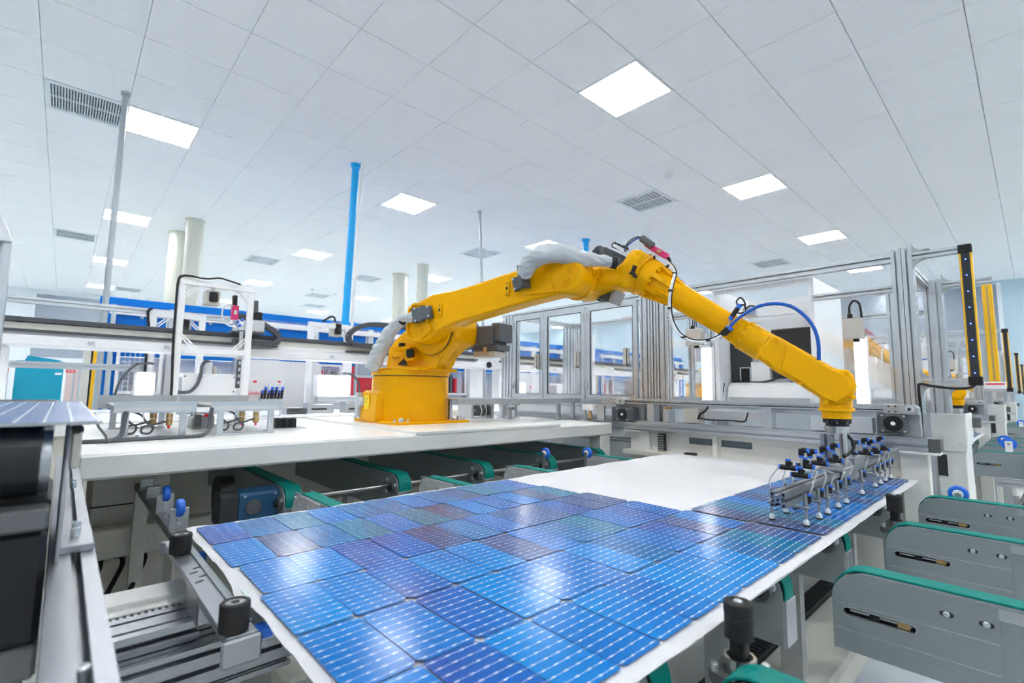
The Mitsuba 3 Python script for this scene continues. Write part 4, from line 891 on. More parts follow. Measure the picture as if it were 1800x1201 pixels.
stk = part(cab, 'warning_sticker', bx(X0 - .0135, X0 - .0118, 1.935, 2.0, 1.835, 1.847), 'pale_pink', 'small pale red warning sticker')

# white hood with two black monitors inside the cabinet opening
hd = thing('white_hood', 'white sheet-metal hood framing the two dark monitors in the cabinet', 'hood')
part(hd, 'jamb', bx(3.0, 3.55, 1.335, 1.36, 1.25, 1.955), 'bright_white'); part(hd, 'jamb', bx(3.0, 3.55, .80, .825, 1.25, 1.955), 'bright_white')
part(hd, 'top', bx(3.0, 3.03, .82, 1.34, 1.93, 1.955), 'bright_white'); part(hd, 'rear_wall', bx(3.5, 3.53, .82, 1.34, 1.25, 1.94), 'bright_white')
part(hd, 'crossbar', bx(3.05, 3.08, .82, 1.34, 1.77, 1.785), 'bright_white')
for y in (.9, 1.05, 1.2, 1.3): part(hd, 'bolt', hexbolt((3.0, y, 1.945), (-1, 0, 0), .006, .006), 'zinc')
for i, (y0, y1, l) in enumerate(((1.205, 1.385, 'left of the two dark monitors seen from behind in the white hood'), (.865, 1.085, 'right one of the two dark monitors, half hidden by the robot wrist'))):
    m_ = thing('monitor', l, 'monitor'); zt, zb = (1.675, 1.375) if i == 0 else (1.70, 1.40)
    part(m_, 'back_shell', bx(3.16, 3.20, y0 if i else 1.21, y1 if i else 1.335, zb, zt, .006), 'screen_black')
    if i == 0:
        part(m_, 'recess_frame', ext(sbox(1.208, 1.378, 1.272, 1.472).difference(sbox(1.212, 1.382, 1.267, 1.466)), 'x', 3.150, 3.161), 'grille_grey'); part(m_, 'recess', bx(3.156, 3.162, 1.212, 1.267, 1.382, 1.466), 'black_plastic')
    part(m_, 'stand', bx(3.20, 3.26, (y0 + y1) / 2 - .03, (y0 + y1) / 2 + .03, 1.26, zb + .12, .003), 'grille_grey')
st_ = single('white_box', bx(3.15, 3.22, 1.095, 1.205, 1.26, 1.505, .003), 'bright_white', 'white upright box standing between the two dark monitors', 'box')
hb2 = thing('white_console', 'white rounded console box under the two dark monitors', 'console')
part(hb2, 'body', bev([(3.06, 1.262), (3.30, 1.262), (3.30, 1.375), (3.12, 1.375), (3.085, 1.355)], 'y', .84, 1.325, .01), 'bright_white')
part(hb2, 'lip', bx(3.055, 3.062, .86, 1.31, 1.262, 1.285), 'grille_grey')
single('monitor_cable', tube([(3.13, 1.33, 1.36), (3.13, 1.30, 1.385), (3.13, 1.24, 1.379), (3.13, 1.17, 1.376), (3.13, 1.11, 1.381), (3.13, 1.05, 1.40), (3.15, 1.02, 1.43)], .006, 8), 'black_plastic', 'black cable drooping across the white console under the monitors', 'cable')
single('monitor_cable', tube([(3.05, 1.328, 1.37), (3.04, 1.335, 1.32), (3.04, 1.34, 1.27)], .003, 8), 'black_plastic', 'thin black cable hanging at the left edge of the white console', 'cable')
for (y0, y1, z1, l) in ((.60, .65, 1.61, 'glowing white upright panel under the grey sensor box at the right of the wrist'), (1.44, 1.50, 1.60, 'glowing white upright panel left of the dark monitors')):
    t = thing('glowing_panel', l, 'light')  # upright white panels given emission of their own
    part(t, 'housing', bx(3.11, 3.15, y0 - .004, y1 + .004, 1.25, z1 + .01), 'bright_white')
    part(t, 'diffuser', {**ply(bx(3.10, 3.111, y0, y1, 1.256, z1), 'lamp_off'), 'emitter': {'type': 'area', 'radiance': rgb((2.2, 2.2, 2.25))}}, None)
for (y0, y1, z0, z1, l, loop) in ((1.385, 1.485, 1.60, 1.705, 'left grey sensor box hanging under the robot forearm, black leads on top', 0), (.562, .645, 1.585, 1.69, 'right grey sensor box with a black cable loop, on the glass right of the wrist', 1)):
    t = thing('sensor_box', l, 'sensor')
    part(t, 'body', bx(2.86, 2.915, y0, y1, z0, z1, .003), 'sensor_beige', smooth=False)
    part(t, 'bracket', bx(2.91, X0 + .02, y0 + .01, y0 + .045, z0 + .02, z1 - .02), 'alu')
    part(t, 'lens', cyl((2.888, (y0 + y1) / 2 - .01, z0 - .014), (2.888, (y0 + y1) / 2 - .01, z0), .014, 16), 'black_plastic')
    part(t, 'plug', cyl((2.888, (y0 + y1) / 2 + .012, z1), (2.888, (y0 + y1) / 2 + .012, z1 + .022), .012, 12), 'black_plastic')
    ym = (y0 + y1) / 2
    if loop: part(t, 'cable', tube([(2.888, ym + .012, z1 + .02), (2.888, ym + .012, z1 + .06), (2.888, ym - .005, z1 + .088), (2.888, ym - .028, z1 + .075), (2.89, ym - .035, z1 + .03), (2.90, ym - .033, z1 - .02)], .005, 8), 'black_plastic')
    else:
        for k in range(3): part(t, 'cable', tube([(2.888, ym + .016 - .014 * k, z1 + .015), (2.888, ym + .012 - .012 * k, z1 + .05), (2.92, ym + .022 - .022 * k, z1 + .09), (X0, ym + .03 - .02 * k, z1 + .12)], .003, 8), 'black_plastic')

# bench in front of the cabinet: lower profile, upper belt axis, white legs
bn = thing('cabinet_bench', 'white bench with an aluminium slotted front rail between the panel and the cabinet', 'bench')
part(bn, 'front_rail', alu('y', .34, 1.92, 2.845, 1.085, .05, .045), 'alu', smooth=False); part(bn, 'top_rail', alu('y', .30, 1.92, 2.87, 1.112, .09, .016), 'alu', smooth=False)
part(bn, 'end_cap', bx(2.82, 2.915, .298, .34, 1.062, 1.118, .003), 'dark_steel')
part(bn, 'deck', bx(2.88, 2.928, .36, 1.92, 1.07, 1.10), 'white_paint')
part(bn, 'shelf', bx(2.82, 2.88, 1.80, 1.925, 1.046, 1.056), 'white_paint'); part(bn, 'shelf', bx(2.80, 2.90, .30, .44, 1.05, 1.06), 'white_paint')
part(bn, 'front_panel', ext(sbox(.44, .25, 1.90, 1.055).difference(unary_union([sbox(1.12, .99, 1.30, 1.03), sbox(1.34, .99, 1.50, 1.03), sbox(1.10, .50, 1.86, .93)])), 'x', 2.905, 2.92), 'white_paint', smooth=False)
part(bn, 'inset_panel', bx(2.925, 2.93, .44, 1.90, .25, .955), 'white_paint'); part(bn, 'dark_window', bx(2.925, 2.93, 1.1, 1.52, .97, 1.05), 'vent_dark')
for (y0, y1) in ((1.76, 1.90), (1.305, 1.335)): part(bn, 'leg', bx(2.865, 2.92, y0, y1, 0, 1.055, .004), 'white_paint')
part(bn, 'leg', bx(2.85, 2.92, .345, .445, 0, 1.06, .004), 'white_paint')
part(bn, 'chain_strip', bx(2.88, 2.905, 1.655, 1.70, .7, 1.04), 'slot_dark')
for k in range(22): part(bn, 'chain_link', bx(2.876, 2.881, 1.66, 1.695, .71 + .015 * k, .718 + .015 * k), 'alu_matte')
for y in (.47, 1.03): part(bn, 'gripper_pad', bx(2.80, 2.865, y, y + .06, .945, .955, .002), 'slot_dark') if 0 else None
part(bn, 'lower_sill', bx(2.775, 2.91, .44, 1.90, .90, .93, .003), 'cream_paint')
for y in (.70, 1.42): part(bn, 'rubber_stop', bx(2.80, 2.85, y, y + .06, .93, .945, .002), 'slot_dark')
ax_ = thing('belt_axis', 'long flat aluminium belt axis above the bench, black motor at each end', 'linear axis')
part(ax_, 'beam', join([alu('y', .40, 2.12, 2.85, 1.248, .05, .034)]), 'alu', smooth=False)
part(ax_, 'belt_slot', bx(2.8235, 2.8255, .46, 2.05, 1.238, 1.243), 'slot_dark')
for (y, lab) in ((.44, 'right'), (1.985, 'left')):
    hd_ = part(ax_, 'pulley_head', bev([(y - .075, 1.222), (y + .05, 1.222), (y + .05, 1.268), (y - .06, 1.268), (y - .075, 1.255)], 'x', 2.812, 2.882, .004), 'alu')
    part(hd_, 'pulley', cyl((2.806, y - .045, 1.246), (2.813, y - .045, 1.246), .016, 20, .002), 'grille_grey'); part(hd_, 'pulley_bore', cyl((2.804, y - .045, 1.246), (2.807, y - .045, 1.246), .007, 14), 'slot_dark')
    for dz in (-.012, .012):
        for dy in (.005, .03): part(hd_, 'hole', cyl((2.8105, y + dy, 1.246 + dz), (2.8125, y + dy, 1.246 + dz), .004, 10), 'slot_dark')
    mo = part(ax_, 'motor', bx(2.80, 2.87, y - .03 if lab == 'right' else 1.835, y + .075 if lab == 'right' else 2.01, 1.135 if lab == 'right' else 1.108, 1.222 if lab == 'right' else 1.205, .008), 'motor_grey', 'black %s motor' % lab)
    yc, zc = (.455, 1.18) if lab == 'right' else (1.92, 1.157)
    part(mo, 'shaft_cap', cyl((2.793, yc, zc), (2.80, yc, zc), .009, 16), 'label_white'); part(mo, 'face', cyl((2.796, yc, zc), (2.801, yc, zc), .036, 24, .002), 'black_plastic')
    for dy in (-.04, .04):
        for dz in (-.035, .035): part(mo, 'bolt', hexbolt((2.80, yc + dy, zc + dz), (-1, 0, 0), .005, .004), 'zinc')
    part(ax_, 'motor_plate', bx(2.872, 2.90, y - .075 if lab == 'right' else 1.80, y + .09 if lab == 'right' else 2.02, 1.118, 1.235, .004), 'alu_matte')
for y in (1.70, .985): part(ax_, 'stand', bx(2.83, 2.90, y, y + .05, 1.12, 1.232, .002), 'alu')
for (y0, y1, z0, z1, m_, l) in ((1.40, 1.50, 1.125, 1.215, 'sensor_beige', 'plain metal box'), (1.60, 1.64, 1.12, 1.20, 'alu', None), (1.615, 1.635, 1.20, 1.218, 'brass', None), (.54, .80, 1.125, 1.20, 'grille_grey', None)): part(ax_, 'box', bx(2.84, 2.92, y0, y1, z0, z1, .002), m_, l)
tr = single('white_tray', join([bev([(2.9, 1.15), (3.0, 1.15), (3.0, 1.205), (2.87, 1.205)], 'y', 1.02, 1.38, .006)]), 'bright_white', 'white tray under the flat belt axis, in front of the monitors', 'tray')
single('bench_cable', tube([(2.83, 1.40, 1.16), (2.83, 1.33, 1.15), (2.83, 1.2, 1.152), (2.83, 1.13, 1.15), (2.83, 1.115, 1.175), (2.84, 1.11, 1.2)], .0045, 8), 'black_plastic', 'black cable along the bench below the belt axis', 'cable')
single('bench_cable', tube([(2.83, 1.40, 1.15), (2.82, 1.38, 1.18), (2.82, 1.35, 1.20), (2.84, 1.34, 1.225)], .006, 8), 'black_plastic', 'thick black cable rising beside the plain metal box on the bench', 'cable')

# light curtains on their arms
def curtain(x, yface, y, label, back=False, z0=1.36, z1=1.985, w=.044):
    t = thing('light_curtain', label, 'light curtain')
    part(t, 'body', bx(x - .018, x + .018, y - w / 2, y + w / 2, z0, z1, .003), 'yellow_guard')
    if not back:
        part(t, 'lens_strip', bx(x - .0205, x - .0175, y - w * .33, y + w * .33, z0 + .03, z1 - .03), 'screen_black', 'black lens strip')
        for k in range(8): part(t, 'indicator', {**ply(cyl((x - .0225, y, z0 + .05 + .073 * k), (x - .0204, y, z0 + .05 + .073 * k), .003, 8), 'blue_fitting'), 'emitter': {'type': 'area', 'radiance': rgb((.3, .5, 6.0))}} if x < 3 else ply(cyl((x - .0225, y, z0 + .05 + .073 * k), (x - .0204, y, z0 + .05 + .073 * k), .003, 8), 'blue_fitting'), None, 'small glowing blue indicator' if k == 0 else None)
        part(t, 'end_cap', bx(x - .024, x + .02, y - w / 2 - .001, y + w / 2 + .001, z1 - .035, z1 + .004, .002), 'black_plastic'); part(t, 'end_cap', bx(x - .024, x + .02, y - w / 2 - .001, y + w / 2 + .001, z0 - .004, z0 + .035, .002), 'black_plastic')
    else:
        part(t, 'groove', bx(x - .0185, x - .0175, y - .004, y + .004, z0 + .01, z1 - .01), 'brass')
        part(t, 'label_plate', bx(x - .03, x - .012, y - .045, y + .045, z0 - .035, z0 + .005, .002), 'label_white'); part(t, 'red_mark', bx(x - .0308, x - .0298, y - .038, y + .038, z0 - .012, z0 - .004), 'red_sign', 'red line on the label')
    return t
def curtain_arms(x, yp, label):
    t = thing('curtain_bracket', label, 'bracket')
    for z in (1.972, 1.372):
        part(t, 'arm', alu('y', .19 if x < 3.5 else .13, yp, x, z, .03, .032), 'alu', smooth=False)
        for s in (-1, 1):
            c = [(yp, z + s * .016), (yp, z + s * .07)] + [(yp - .065 + .065 * math.cos(a) , z + s * (.070 - .054 * math.sin(a))) for a in np.linspace(0.25, 1.4, 6)] + [(yp - .07, z + s * .016)]
            part(t, 'gusset', ext(c, 'x', x - .012, x + .012), 'alu_matte')
    return t
ca = curtain_arms(2.95, .363, 'pair of short aluminium arms holding the black-faced light curtain at the right')
lc1 = curtain(2.95, 0, .178, 'tall yellow and black light curtain with blue lights, nearest one at the right')
cb = curtain_arms(3.84, .345, 'second pair of aluminium arms, holding the plain yellow light curtain')
lc2 = curtain(3.84, 0, .155, 'plain yellow back of the second light curtain from the front', back=True, z0=1.385, z1=1.945)
single('curtain_cable', tube([(2.94, .178, 1.362), (2.93, .20, 1.345), (2.92, .25, 1.342), (2.92, .32, 1.352), (2.925, .365, 1.362), (2.925, .372, 1.34), (2.925, .37, 1.25), (2.92, .372, 1.16), (2.90, .38, 1.12)], .0055, 8), 'black_plastic', 'black cable from the near light curtain down the cabinet post', 'cable')
# white end cover beside the bench
ec = thing('end_cover', 'white cover plates on the leg at the right end of the bench', 'cover')
part(ec, 'leg', bx(3.12, 3.40, .24, .345, 0, 1.16, .004), 'white_paint'); pp = part(ec, 'plate', bx(3.11, 3.42, .232, .24, 1.07, 1.225, .002), 'white_paint')
part(ec, 'front_plate', bx(3.105, 3.12, .235, .36, 1.05, 1.225, .002), 'white_paint'); part(ec, 'window', bx(3.113, 3.121, .31, .345, .93, 1.03), 'slot_dark')
for z in (1.085, 1.20): part(pp, 'bolt', hexbolt((3.105, .26, z), (-1, 0, 0), .006, .004), 'zinc')
part(ec, 'lock', bx(3.40, 3.45, .20, .235, 1.15, 1.20, .003), 'dark_steel'); part(ec, 'handle', tube([(3.118, .285, .82), (3.105, .285, .82), (3.105, .262, .82), (3.105, .262, .75)], .003, 8), 'dark_steel')

# ================================================================== flat fixture right of the robot and grippers on the table
ff = thing('flat_fixture', 'long flat grey channel fixture on legs, on the table right of the robot', 'fixture')
part(ff, 'channel', join([bx(1.72, 2.86, 2.33, 2.56, 1.25, 1.256), bx(1.72, 2.86, 2.33, 2.335, 1.222, 1.256)]), 'alu_matte', smooth=False)
for x in (2.64, 2.80): part(ff, 'leg', bx(x, x + .02, 2.35, 2.375, 1.10, 1.251), 'alu')
part(ff, 'leg_bar', bx(2.62, 2.83, 2.345, 2.38, 1.10, 1.107), 'alu')
for x in (1.76, 1.80): part(ff, 'leg', bx(x, x + .02, 2.52, 2.545, 1.10, 1.251), 'alu')
gm = thing('small_motor', 'small black motor in a metal bracket, under the flat grey fixture', 'motor')
part(gm, 'body', bx(2.11, 2.26, 2.70, 2.80, 1.125, 1.205, .006), 'motor_grey'); part(gm, 'bracket', bx(2.085, 2.105, 2.66, 2.82, 1.10, 1.222, .002), 'alu'); part(gm, 'bracket', bx(2.27, 2.29, 2.66, 2.82, 1.10, 1.222, .002), 'alu')
for k in range(2): part(gm, 'cable', tube([(2.19 + .045 * k, 2.695, 1.20), (2.20 + .045 * k, 2.69, 1.16), (2.19 + .045 * k, 2.695, 1.12)], .004, 8), 'label_white')
part(gm, 'cap', cyl((2.14, 2.692, 1.165), (2.14, 2.70, 1.165), .008, 12), 'zinc')
for i, (x, y, h) in enumerate(((2.45, 2.75, .11), (2.55, 2.72, .12), (2.40, 2.62, .09), (2.62, 2.95, .13))):
    t = thing('clamp_stand', ('small metal clamp stand behind the flat fixture, nearest the small black motor', 'small metal clamp stand with a slotted plate under the flat fixture', 'low metal clamp stand in front of the others under the flat fixture', 'taller clamp stand at the back right of the flat fixture')[i], 'stand')
    part(t, 'upright', bx(x, x + .03, y, y + .03, 1.10, 1.10 + h, .002), 'alu'); part(t, 'plate', bx(x - .02, x + .05, y - .01, y + .04, 1.10, 1.108, .001), 'alu'); part(t, 'head', bx(x - .01, x + .045, y - .012, y + .03, 1.10 + h - .025, 1.10 + h, .002), 'alu_matte')
vg = thing('cylinder_clamp', 'small white clamp with brass parts and cables at the right end of the flat fixture', 'clamp')
part(vg, 'plate', bx(2.70, 2.76, 2.05, 2.25, 1.10, 1.108, .002), 'alu'); part(vg, 'body', bx(2.715, 2.745, 2.10, 2.20, 1.175, 1.215, .003), 'label_white'); part(vg, 'stem', cyl((2.73, 2.14, 1.108), (2.73, 2.14, 1.18), .012, 14), 'brass'); part(vg, 'stem', cyl((2.73, 2.18, 1.108), (2.73, 2.18, 1.18), .008, 12), 'steel')
part(vg, 'upright', bx(2.73, 2.75, 2.02, 2.08, 1.108, 1.215, .002), 'alu')
for k in range(2): part(vg, 'cable', tube([(2.725, 2.15, 1.12), (2.70, 2.10 + .03 * k, 1.11), (2.69, 2.05, 1.108), (2.72, 2.0, 1.106)], .003, 8), 'motor_grey')

# ================================================================== sensor trays on the left of the table
def tray(x0, x1, y0, y1, label, seed):
    t = thing('sensor_tray', label, 'fixture')
    part(t, 'deck', join([bx(x0 + .03, x1 - .03, y0, y1 + .3, 1.222, 1.228, .001)]), 'alu_matte')
    part(t, 'front_channel', join([bx(x0 + .02, x1, y0 - .002, y0 + .003, 1.205, 1.246), bx(x0 + .02, x1, y0 - .004, y0 + .02, 1.240, 1.246), bx(x0 + .02, x1, y0 - .006, y0 + .02, 1.204, 1.209)]), 'alu', smooth=False)
    part(t, 'label_strip', bx(x0 + .025, x1 - .02, y0 - .004, y0 - .001, 1.211, 1.226), 'white_sheet', 'white strip')
    part(t, 'rear_channel', bx(x0, x1 + .02, y1 + .28, y1 + .30, 1.20, 1.262), 'alu_matte')
    for (xx, y) in ((x0 + .045, y0 + .01), (x1 - .055, y0 + .01), (x0 + .045, y1 + .25), (x1 - .055, y1 + .25)):
        part(t, 'leg', bx(xx, xx + .025, y, y + .012, 1.10, 1.222, .001), 'alu')
    for y in (y0 + .008, y1 + .248):
        k = part(t, 'foot_bar', bx(x0 + .04, x1 - .025, y, y + .016, 1.10, 1.109, .001), 'alu')
        for q in range(3): part(k, 'bolt', hexbolt((x0 + .10 + .07 * q, y + .008, 1.108), (0, 0, 1), .006, .008), 'zinc')
    for q, (xx, y) in enumerate(((x0 + .15, y0 + .05), (x0 + .20, y0 - .012 + .03))):
        p_ = part(t, 'probe', cyl((xx, y, 1.15), (xx, y, 1.205), .012, 14, .002), 'brass', 'brass probe' if q == 0 else None)
        part(p_, 'tip', cyl((xx, y, 1.138), (xx, y, 1.151), .005, 10), 'red_sign'); part(p_, 'nut', cyl((xx, y, 1.197), (xx, y, 1.212), .015, 6), 'label_white')
        lx = xx - .075
        part(t, 'cable_loop', tube([(x0 + .06, y, 1.215), (lx - .02, y - .01, 1.195), (lx, y - .01, 1.165), (lx + .022, y - .01, 1.145), (lx + .012, y - .012, 1.122), (lx - .014, y - .014, 1.126), (lx - .010, y - .016, 1.148), (lx + .022, y - .018, 1.155), (xx - .01, y, 1.165), (xx, y, 1.15)], .0042, 8), 'bracket_grey')
    part(t, 'bridge', bx(x0 + .10, x1 - .01, y0 - .006, y0 - .003, 1.178, 1.181), 'alu')
    for xx in (x0 + .11, x1 - .012): part(t, 'bridge_end', bx(xx, xx + .004, y0 - .006, y0 - .002, 1.178, 1.21), 'alu')
    return t
tray(.13, .42, 2.40, 2.75, 'left one of the two grey sensor trays standing on the white table', 1)
tray(.455, .76, 2.40, 2.75, 'right one of the two grey sensor trays standing on the white table', 2)
single('tray_cable', tube([(.06, 2.33, 1.106), (.12, 2.31, 1.108), (.22, 2.33, 1.107), (.34, 2.34, 1.107), (.43, 2.345, 1.108), (.465, 2.38, 1.13), (.47, 2.39, 1.18), (.475, 2.395, 1.22)], .008, 8), 'bracket_grey', 'thick grey cable lying along the table in front of the sensor trays', 'cable')
single('tray_cable', tube([(.06, 2.345, 1.105), (.14, 2.34, 1.106), (.175, 2.37, 1.12), (.183, 2.39, 1.16), (.188, 2.395, 1.21)], .008, 8), 'bracket_grey', 'grey cable climbing the first leg of the left sensor tray', 'cable')
single('tray_cable', tube([(.085, 2.20, 1.215), (.10, 2.21, 1.17), (.125, 2.24, 1.13), (.13, 2.25, 1.104)], .0035, 8), 'bracket_grey', 'thin grey cable hanging behind the corner of the pale glass panel', 'cable')
cn = thing('connector_block', 'black connector block with white cables right of the sensor trays', 'connector')
for k in range(3): part(cn, 'plug', bx(.80 + .035 * k, .828 + .035 * k, 2.6, 2.65, 1.10, 1.155, .004), 'black_plastic')
part(cn, 'base', bx(.78, .94, 2.58, 2.68, 1.10, 1.106), 'alu')
vm = thing('small_vice', 'small grey machine vice with a red knob, between the two sensor trays', 'vice')
part(vm, 'body', bx(.48, .58, 2.85, 2.95, 1.10, 1.16, .003), 'alu_matte'); part(vm, 'jaw', bx(.49, .52, 2.83, 2.85, 1.11, 1.17, .002), 'dark_steel'); part(vm, 'knob', cyl((.53, 2.84, 1.165), (.57, 2.84, 1.165), .008, 12), 'red_sign', 'red knob')

# ================================================================== gantry line behind the robot table
gt = thing('gantry_beam', 'long white gantry beam with two black bands, behind the robot table at the left', 'beam')
GY_ = 4.30
part(gt, 'beam', join([bx(-.42, 3.60, GY_ + .03, GY_ + .33, 1.556, 1.703, .01), bx(-.42, 3.60, GY_ + .012, GY_ + .33, 1.556, 1.63, .008)]), 'bright_white')
part(gt, 'top_band', bx(-.42, 3.60, GY_, GY_ + .30, 1.704, 1.734, .002), 'chain_grey', 'black top band'); part(gt, 'lower_band', bx(-.42, 1.30, GY_ - .004, GY_ + .06, 1.641, 1.657, .002), 'chain_grey', 'thin black lower band'); part(gt, 'lower_band', bx(1.90, 3.45, GY_ - .004, GY_ + .06, 1.641, 1.657, .002), 'chain_grey')
part(gt, 'strip', bx(-.42, 3.60, GY_ + .026, GY_ + .031, 1.66, 1.70), 'cream_paint')
for x in (.10, .52, 1.75): part(gt, 'bracket', bx(x, x + .035, GY_ + .0, GY_ + .013, 1.58, 1.60, .002), 'alu')
for x in (-.36, 3.52): part(gt, 'support', bx(x, x + .09, GY_ + .10, GY_ + .24, 1.1005, 1.557, .005), 'bright_white')
part(gt, 'end_wheel', cyl((3.62, GY_ - .005, 1.60), (3.62, GY_ + .03, 1.60), .035, 20, .004), 'black_plastic')
def chain(name, pts, label):
    t = thing(name, label, 'cable chain'); P = smooth_path(pts, 7)
    L = np.concatenate([[0], np.cumsum(np.linalg.norm(np.diff(P, axis=0), axis=1))]); n = int(L[-1] / .030)
    for k in range(n):
        s = (k + .5) * L[-1] / n; c = np.array([np.interp(s, L, P[:, i]) for i in range(3)]); d = np.array([np.interp(min(s + .005, L[-1]), L, P[:, i]) - np.interp(max(s - .005, 0), L, P[:, i]) for i in range(3)]); a = math.atan2(d[2], d[0])
        m = bx(-.0155, .0155, -.03, .03, -.021, .021, .003); m.apply_transform(M4([[math.cos(a), 0, -math.sin(a)], [0, 1, 0], [math.sin(a), 0, math.cos(a)]], c))
        part(t, 'link', m, 'chain_grey')
chain('cable_chain', [(.95, 4.25, 1.868), (1.05, 4.25, 1.86), (1.12, 4.25, 1.84), (1.19, 4.25, 1.80), (1.25, 4.25, 1.765), (1.285, 4.25, 1.72), (1.275, 4.25, 1.685), (1.24, 4.25, 1.668), (1.15, 4.25, 1.662), (1.05, 4.25, 1.664), (.95, 4.25, 1.665)], 'dark cable chain curling round beside the near white camera frame')
chain('cable_chain', [(2.55, 4.25, 1.92), (2.3, 4.25, 1.922), (2.1, 4.25, 1.912), (2.0, 4.25, 1.885), (1.93, 4.25, 1.845), (1.885, 4.25, 1.79), (1.90, 4.25, 1.735), (1.95, 4.25, 1.712), (2.1, 4.25, 1.708), (2.3, 4.25, 1.708), (2.55, 4.25, 1.708)], 'dark cable chain curling round just left of the robot shoulder')

def portal(name, x0, x1, y, zb, zt, w, label, braces=True, lower=None):
    t = thing(name, label, 'frame')
    part(t, 'leg', bx(x0, x0 + w, y, y + w, zb, zt, .003), 'bright_white'); part(t, 'leg', bx(x1 - w, x1, y, y + w, zb, zt, .003), 'bright_white')
    part(t, 'top_beam', bx(x0, x1, y - .004, y + w, zt - w, zt, .003), 'bright_white')
    zs = [(zt - w, -1)] + ([(lower, 1)] if lower else [])
    if lower: part(t, 'crossbeam', bx(x0 + w, x1 - w, y, y + w, lower - w * .9, lower, .003), 'bright_white')
    for z, s in zs:
        for xs, d in ((x0 + w, 1), (x1 - w, -1)):
            for o in (0, .026):
                q = [(xs, z + s * (.10 - o)), (xs + d * (.10 - o), z), (xs + d * (.10 - o - .014), z), (xs, z + s * (.10 - o - .014))]
                part(t, 'brace', ext(q, 'y', y + w * .3, y + w * .6), 'bright_white', smooth=False)
    for xs in (x0 + w / 2, x1 - w / 2):
        for z in (zb + .05, zb + .08): part(t, 'bolt', cyl((xs, y - .003, z), (xs, y + .001, z), .005, 8), 'grille_grey')
        part(t, 'foot', bx(xs - w * .8, xs + w * .8, y - .01, y + w + .01, zb - .012, zb, .002), 'bright_white')
    return t
p1 = portal('portal_frame', .545, 1.025, 4.02, 1.112, 2.065, .04, 'tall white camera frame nearest behind the sensor trays, open rectangle with corner braces', lower=1.578)
part(p1, 'cable', tube([(.62, 4.0, 2.085), (.56, 4.01, 2.08), (.535, 4.015, 2.04), (.533, 4.015, 1.85), (.535, 4.015, 1.6), (.545, 4.015, 1.35), (.55, 4.015, 1.13)], .008, 8), 'black_plastic', 'black cable running up the left leg')
part(p1, 'cable', tube([(.60, 4.0, 2.083), (.70, 4.0, 2.08), (.78, 4.0, 2.098), (.86, 4.0, 2.085), (.92, 4.0, 2.072)], .006, 8), 'black_plastic')
def camera_box(x0, x1, y, z0, z1, label, zt):
    t = thing('camera_box', label, 'camera')
    part(t, 'housing', bx(x0, x1, y, y + .10, z0, z1, .004), 'sensor_beige'); part(t, 'body', bx(x0 + .022, x1 - .018, y - .03, y + .01, z0 + .02, z1 - .012, .008), 'black_plastic'); part(t, 'lens', cyl(((x0 + x1) / 2, y - .045, (z0 + z1) / 2), ((x0 + x1) / 2, y - .02, (z0 + z1) / 2), .022, 18, .003), 'lens_glass'); part(t, 'hanger', bx((x0 + x1) / 2 - .012, (x0 + x1) / 2 + .012, y + .02, y + .04, z1, zt, .002), 'bright_white')
camera_box(.71, .805, 4.05, 1.905, 2.01, 'beige camera box with black lens hanging under the near white camera frame', 2.03)
bxw = thing('white_case', 'white sheet-metal case with screws at its edges, behind the near camera frame', 'case')
part(bxw, 'body', bx(.655, 1.02, 4.36, 4.6, 1.112, 1.408, .006), 'bright_white')
for x in (.672, 1.004):
    for z in (1.16, 1.27, 1.385): part(bxw, 'screw', cyl((x, 4.356, z), (x, 4.361, z), .006, 10), 'dark_steel')
part(bxw, 'side_flange', bx(.625, .655, 4.38, 4.5, 1.112, 1.38, .003), 'alu'); part(bxw, 'cable_gland', bx(.82, .86, 4.42, 4.47, 1.408, 1.50, .004), 'label_white'); part(bxw, 'connector', bx(.865, .89, 4.42, 4.47, 1.408, 1.47, .004), 'sensor_beige')
single('corrugated_hose', tube([(.60, 4.33, 1.275), (.66, 4.32, 1.262), (.71, 4.32, 1.275), (.75, 4.33, 1.33), (.77, 4.35, 1.40), (.78, 4.38, 1.47), (.81, 4.42, 1.505), (.84, 4.44, 1.50)], .012, 10), 'motor_grey', 'dark corrugated hose looping over the white case', 'hose')
single('lamp_cable', tube([(.30, 4.9, 1.22), (.33, 4.88, 1.35), (.40, 4.86, 1.46), (.47, 4.84, 1.49), (.53, 4.83, 1.485)], .009, 8), 'motor_grey', 'dark cable arching over the white lamp box behind the first camera frame', 'cable')
# pick head with magenta valve
ph = thing('pick_head', 'small pick-up head with magenta valve and black motors, inside the near camera frame', 'pick-up head')
part(ph, 'valve', bx(.908, .955, 4.15, 4.19, 1.825, 1.935, .003), 'magenta', 'magenta valve'); part(ph, 'valve_label', bx(.922, .942, 4.148, 4.151, 1.865, 1.895), 'label_white')
part(ph, 'motor', bx(1.055, 1.105, 4.20, 4.26, 1.90, 2.0, .006), 'motor_grey'); part(ph, 'motor', bx(1.06, 1.14, 4.20, 4.28, 1.84, 1.91, .006), 'black_plastic'); part(ph, 'motor', bx(.92, .95, 4.19, 4.24, 1.93, 2.02, .004), 'black_plastic')
part(ph, 'plate', bx(.93, 1.16, 4.18, 4.30, 1.735, 1.75, .002), 'dark_steel'); part(ph, 'carriage', bx(1.03, 1.16, 4.20, 4.30, 1.75, 1.845, .004), 'alu'); part(ph, 'column', bx(.93, .96, 4.17, 4.21, 1.74, 1.93, .003), 'alu')
part(ph, 'white_tube', tube([(.91, 4.14, 1.93), (.86, 4.14, 1.92), (.84, 4.14, 1.87), (.855, 4.14, 1.80), (.90, 4.14, 1.77), (.93, 4.14, 1.775)], .006, 8), 'white_hose')
